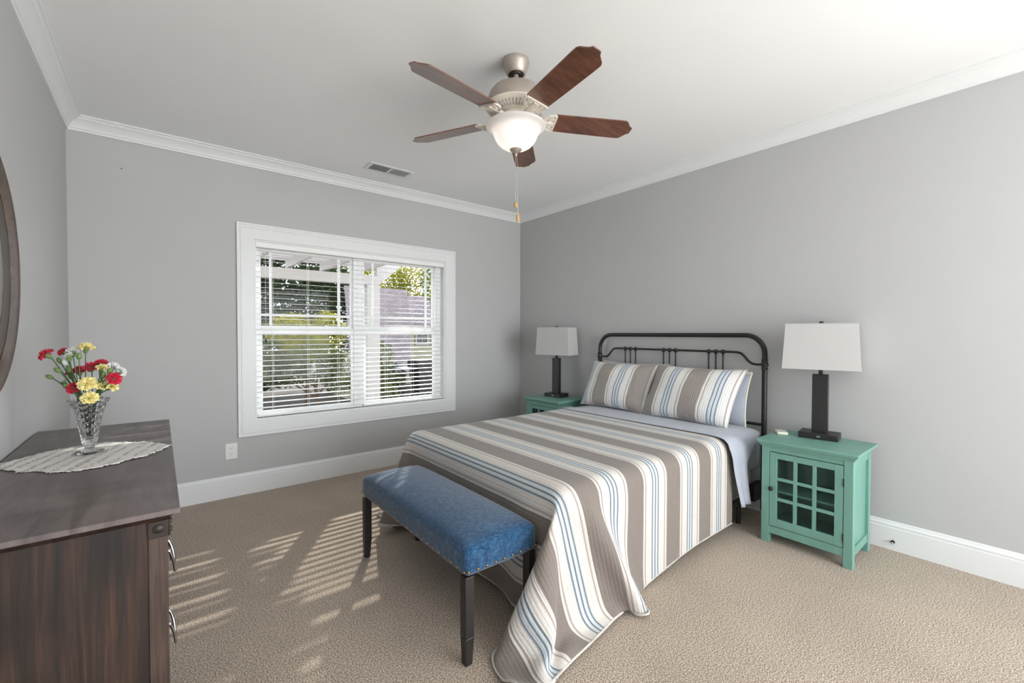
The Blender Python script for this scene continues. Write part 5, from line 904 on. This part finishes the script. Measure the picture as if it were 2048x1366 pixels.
# ---------------------------------------------------------------- mirror
MY, MZ = -1.951, 1.527
mr = thing('wall_mirror', 'large round mirror in a dark brown wood frame on the left wall', 'mirror', (-W, MY, MZ))
M().ring([(.447, -W), (.449, -W+.018), (.447, -W+.034), (.440, -W+.036), (.415, -W+.027), (.392, -W+.019), (.390, -W)], (0, MY, MZ), 128, 'x').build('frame', 'mirror_wood', mr, smooth=50)
M().ring([(.389, -W), (.389, -W+.0165), (.384, -W+.0185), (.350, -W+.013), (.338, -W+.010), (.336, -W)], (0, MY, MZ), 128, 'x').build('inner_frame', 'mirror_dark', mr, smooth=50)
M().lathe([(0, -W+.002), (.340, -W+.002), (.340, -W+.009), (0, -W+.009)], (0, MY, MZ), 128, 'x').build('mirror_glass', 'mirror', mr, smooth=20)
nl = M().lathe([(.0035, 0), (.003, -.006), (0, -.007)], (-3.64, 0, 2.456), 10, 'y').build('wall_nail', 'bronze'); tag(nl, 'tiny dark nail high on the window wall at its left end', 'nail')

# ---------------------------------------------------------------- outside the window
GZ = -.4
M().box((-14, .3, GZ-.1), (16, 34, GZ)).build('ground', 'mulch', kind='structure')
M().box((-6, .3, GZ), (3.2, 2.7, GZ+.04)).build('path', 'patio', kind='structure')
po = thing('pergola', 'white pergola with beam, rafters, roof slats and a square post outside the window', 'pergola', (-2, 2, GZ))
M().box((-6, 2.94, 2.105), (-.585, 3.10, 2.26)).build('beam', 'porch', po, bevel=.004)
M().box((-.80, 2.92, GZ), (-.585, 3.12, 2.11)).build('post', 'porch', po, bevel=.006)
for k in range(11): M().box((-5.9+.50*k-.028, .25, 2.30), (-5.9+.50*k+.028, 3.32, 2.42)).build('rafter', 'porch', po, bevel=.003)
for k in range(16): M().box((-6, .30+.20*k-.02, 2.42), (-.62, .30+.20*k+.02, 2.475)).build('roof_slat', 'porch', po)
M().prism([(-.62, 2.11), (-.585, 2.11), (-.16, 2.49), (-.05, 2.62), (-.62, 2.62)], 2.96, 3.04, lambda a, b, c: (a, c, b)).build('gable_board', 'porch', po)
def foliage(o, c_, r_, n, rg, size, shell=.55):
    for _ in range(n):
        while True:
            p_ = Vector((rg.uniform(-1, 1), rg.uniform(-1, 1), rg.uniform(-1, 1)))
            if shell < p_.length < 1: break
        p_ = Vector((c_[0]+p_.x*r_[0], c_[1]+p_.y*r_[1], c_[2]+p_.z*r_[2])); s = size*rg.uniform(.6, 1.3)
        a = Vector((rg.gauss(0, 1), rg.gauss(0, 1), rg.gauss(0, .8))).normalized(); b = a.orthogonal().normalized(); b = (b*math.cos(rg.uniform(0, 6))+a.cross(b)*math.sin(rg.uniform(0, 6)))
        k = len(o.v); o.v += [tuple(p_-a*s), tuple(p_+b*s*.45), tuple(p_+a*s), tuple(p_-b*s*.45)]; o.f.append((k, k+1, k+2, k+3))
def tree(name, label, cat, base, blobs, m, n, seed, size, trunk, group=None):
    rg = random.Random(seed); t = thing(name, label, cat, (base[0], base[1], GZ), group)
    o = M()
    for c_, r_ in blobs: foliage(o, c_, r_, n, rg, size)
    o.build('foliage', m, t, smooth=None)
    tr = M(); tr.tube([(base[0], base[1], GZ), (base[0]+.05, base[1], GZ+(trunk[1]-GZ)*.5), (base[0]-.03, base[1]+.02, trunk[1])], [trunk[0], trunk[0]*.8, trunk[0]*.5], 9)
    for c_, r_ in blobs: tr.tube([(base[0], base[1], trunk[1]*.6+GZ*.4), tuple(c_)], [trunk[0]*.45, trunk[0]*.15], 6)
    tr.build('trunk', 'bark', t, smooth=60); return t
gt = 'trees and shrubs in the garden'
tree('garden_tree', 'tall dark green tree filling the left window behind the pergola beam', 'tree', (-2.2, 9.5), [((-3.6, 9.6, 1.9), (1.7, 1.2, 1.9)), ((-2.0, 9.8, 2.6), (1.6, 1.2, 1.6)), ((-.6, 9.8, 2.2), (1.5, 1.1, 1.8)), ((-1.6, 9.2, .9), (1.6, 1.0, 1.2)), ((.6, 10.2, 2.0), (1.2, .9, 1.7))], 'leaf_dark', 7000, 1, .075, (.16, 1.6), gt)
tree('garden_shrub', 'yellow-green leafy shrub glowing behind the lower middle of the left window', 'shrub', (-.95, 6.2), [((-1.2, 6.2, 1.35), (.55, .4, .42)), ((-.45, 6.3, 1.35), (.42, .4, .5)), ((-1.0, 6.0, 1.0), (.5, .4, .35))], 'leaf_yellow', 1500, 2, .032, (.05, .9), gt)
tree('garden_shrub', 'grey-green bushy shrub below the yellow one in the left window', 'shrub', (-1.0, 5.2), [((-1.55, 5.3, .62), (.5, .35, .4)), ((-.95, 5.2, .7), (.5, .35, .45)), ((-.5, 5.4, .5), (.4, .3, .5)), ((-2.2, 5.6, .9), (.5, .35, .5))], 'leaf_mid', 1500, 3, .034, (.04, .3), gt)
tree('garden_tree', 'yellow-leaved tree above the neighbouring roof in the right window', 'tree', (2.6, 13.4), [((2.1, 13.4, 3.2), (1.4, .9, .85)), ((3.7, 13.4, 3.4), (1.4, .9, .8)), ((5.3, 13.4, 3.3), (1.4, .9, 1.0))], 'leaf_yellow', 3000, 4, .075, (.12, 2.2), gt)
tree('garden_tree', 'dark leafy branches hanging at the right edge of the right window', 'tree', (2.9, 6.2), [((2.25, 6.2, 2.62), (.42, .4, .5)), ((2.5, 6.2, 2.1), (.35, .35, .4)), ((2.75, 6.3, 3.1), (.6, .4, .5))], 'leaf_mid', 900, 5, .042, (.07, 2.4), gt)
tree('garden_shrub', 'tall loose shrub just right of the pergola post', 'shrub', (.15, 4.6), [((.12, 4.6, .82), (.28, .25, .34)), ((.05, 4.5, .35), (.3, .25, .4)), ((.2, 4.7, -.05), (.32, .25, .35))], 'leaf_mid', 800, 6, .028, (.03, .8), gt)
tree('garden_shrub', 'dark round shrub between the tall shrub and the grill', 'shrub', (.80, 5.65), [((.86, 5.65, .35), (.3, .25, .28)), ((.82, 5.65, -.05), (.3, .25, .34))], 'leaf_dark', 900, 7, .03, (.03, .3), gt)
ng = thing('garage', 'low neighbouring building with a big lilac-grey shingle roof', 'building', (1.6, 8, GZ))
rf = M().add([(.2, 6.6, .30), (1.78, 6.6, .30), (2.95, 9.3, 2.75), (.9, 9.3, 2.75), (.2, 6.6, .22), (1.78, 6.6, .22), (2.95, 9.3, 2.67), (.9, 9.3, 2.67)], [(0, 1, 2, 3), (7, 6, 5, 4), (4, 5, 1, 0), (5, 6, 2, 1), (6, 7, 3, 2), (7, 4, 0, 3)])
rf.build('shingle_roof', 'shingle', ng, smooth=None, uv=[(x*1.5, (z+y*.3)*1.6) for x, y, z in rf.v])
M().box((.35, 6.9, GZ), (1.6, 9.2, .28)).build('wall', 'cream', ng)
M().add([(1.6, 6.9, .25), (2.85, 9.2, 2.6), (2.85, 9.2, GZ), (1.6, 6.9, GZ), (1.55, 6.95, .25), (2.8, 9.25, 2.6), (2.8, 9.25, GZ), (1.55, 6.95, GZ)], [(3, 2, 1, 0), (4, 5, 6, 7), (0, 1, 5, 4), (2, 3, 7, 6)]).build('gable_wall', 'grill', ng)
ch = thing('house', 'cream-sided neighbour house with a small-paned window, seen at right through the window', 'house', (4.2, 10, GZ))
M().box((2.9, 9.6, GZ), (8, 11.4, 1.62)).build('wall', 'cream', ch)
for x0 in (3.42, 4.02):
    wd = M().box((x0-.05, 9.56, .90), (x0+.45, 9.61, .96)).box((x0-.05, 9.56, 1.40), (x0+.45, 9.61, 1.46)).box((x0-.05, 9.56, .96), (x0+.01, 9.61, 1.40)).box((x0+.39, 9.56, .96), (x0+.45, 9.61, 1.40)).box((x0+.19, 9.565, .9), (x0+.215, 9.605, 1.46)).box((x0, 9.565, 1.17), (x0+.4, 9.605, 1.195)).build('window', 'porch', ch)
    M().box((x0, 9.585, .95), (x0+.40, 9.598, 1.42)).build('pane', 'darkglass', wd)
r2 = M().add([(2.7, 9.3, 1.60), (8, 9.3, 1.60), (8, 11.2, 2.75), (3.9, 11.2, 2.75), (2.7, 9.3, 1.52), (8, 9.3, 1.52), (8, 11.2, 2.67), (3.9, 11.2, 2.67)], [(0, 1, 2, 3), (7, 6, 5, 4), (4, 5, 1, 0), (5, 6, 2, 1), (6, 7, 3, 2), (7, 4, 0, 3)])
r2.build('shingle_roof', 'shingle', ch, smooth=None, uv=[(x, z*1.8) for x, y, z in r2.v])
gr = thing('outdoor_grill', 'dark outdoor grill with a pale side shelf at the lower right of the window', 'grill', (1.25, 4.8, GZ))
M().rbox((1.35, 4.85, .62), (.42, .26, .10), .05, 8).build('lid', 'grill', gr)
M().box((.98, 4.62, .30), (1.72, 5.08, .54)).build('firebox', 'grill', gr, bevel=.01)
M().box((.62, 4.66, .52), (.98, 5.04, .56)).build('side_shelf', 'grill_light', gr, bevel=.006)
M().box((1.0, 4.64, GZ+.06), (1.70, 5.06, .28)).build('cabinet', 'grill', gr, bevel=.006)
M().box((1.02, 4.66, GZ), (1.08, 4.72, GZ+.06)).box((1.62, 4.66, GZ), (1.68, 4.72, GZ+.06)).box((1.02, 4.98, GZ), (1.08, 5.04, GZ+.06)).box((1.62, 4.98, GZ), (1.68, 5.04, GZ+.06)).build('feet', 'grill', gr)
rg = random.Random(5)
labs = ['pale flat stone in the mulch bed, nearest the left window jamb', 'pale flat stone in the mulch, second from the left window jamb', 'long pale flat stone in the middle of the mulch bed', 'small pale flat stone beside the pergola post']
for (x, y, a, b), lab in zip(((-2.35, 4.2, .16, .10), (-1.85, 4.7, .2, .12), (-1.35, 4.3, .28, .12), (-.95, 4.0, .12, .1)), labs):
    k = 11; pl = [(x+a*math.cos(2*PI*i/k)*rg.uniform(.8, 1.1), y+b*math.sin(2*PI*i/k)*rg.uniform(.8, 1.1)) for i in range(k)]
    tag(M().prism(pl, GZ, GZ+.05).build('stepping_stone', 'stone', bevel=.01), lab, 'stone', 'stones in the mulch bed')
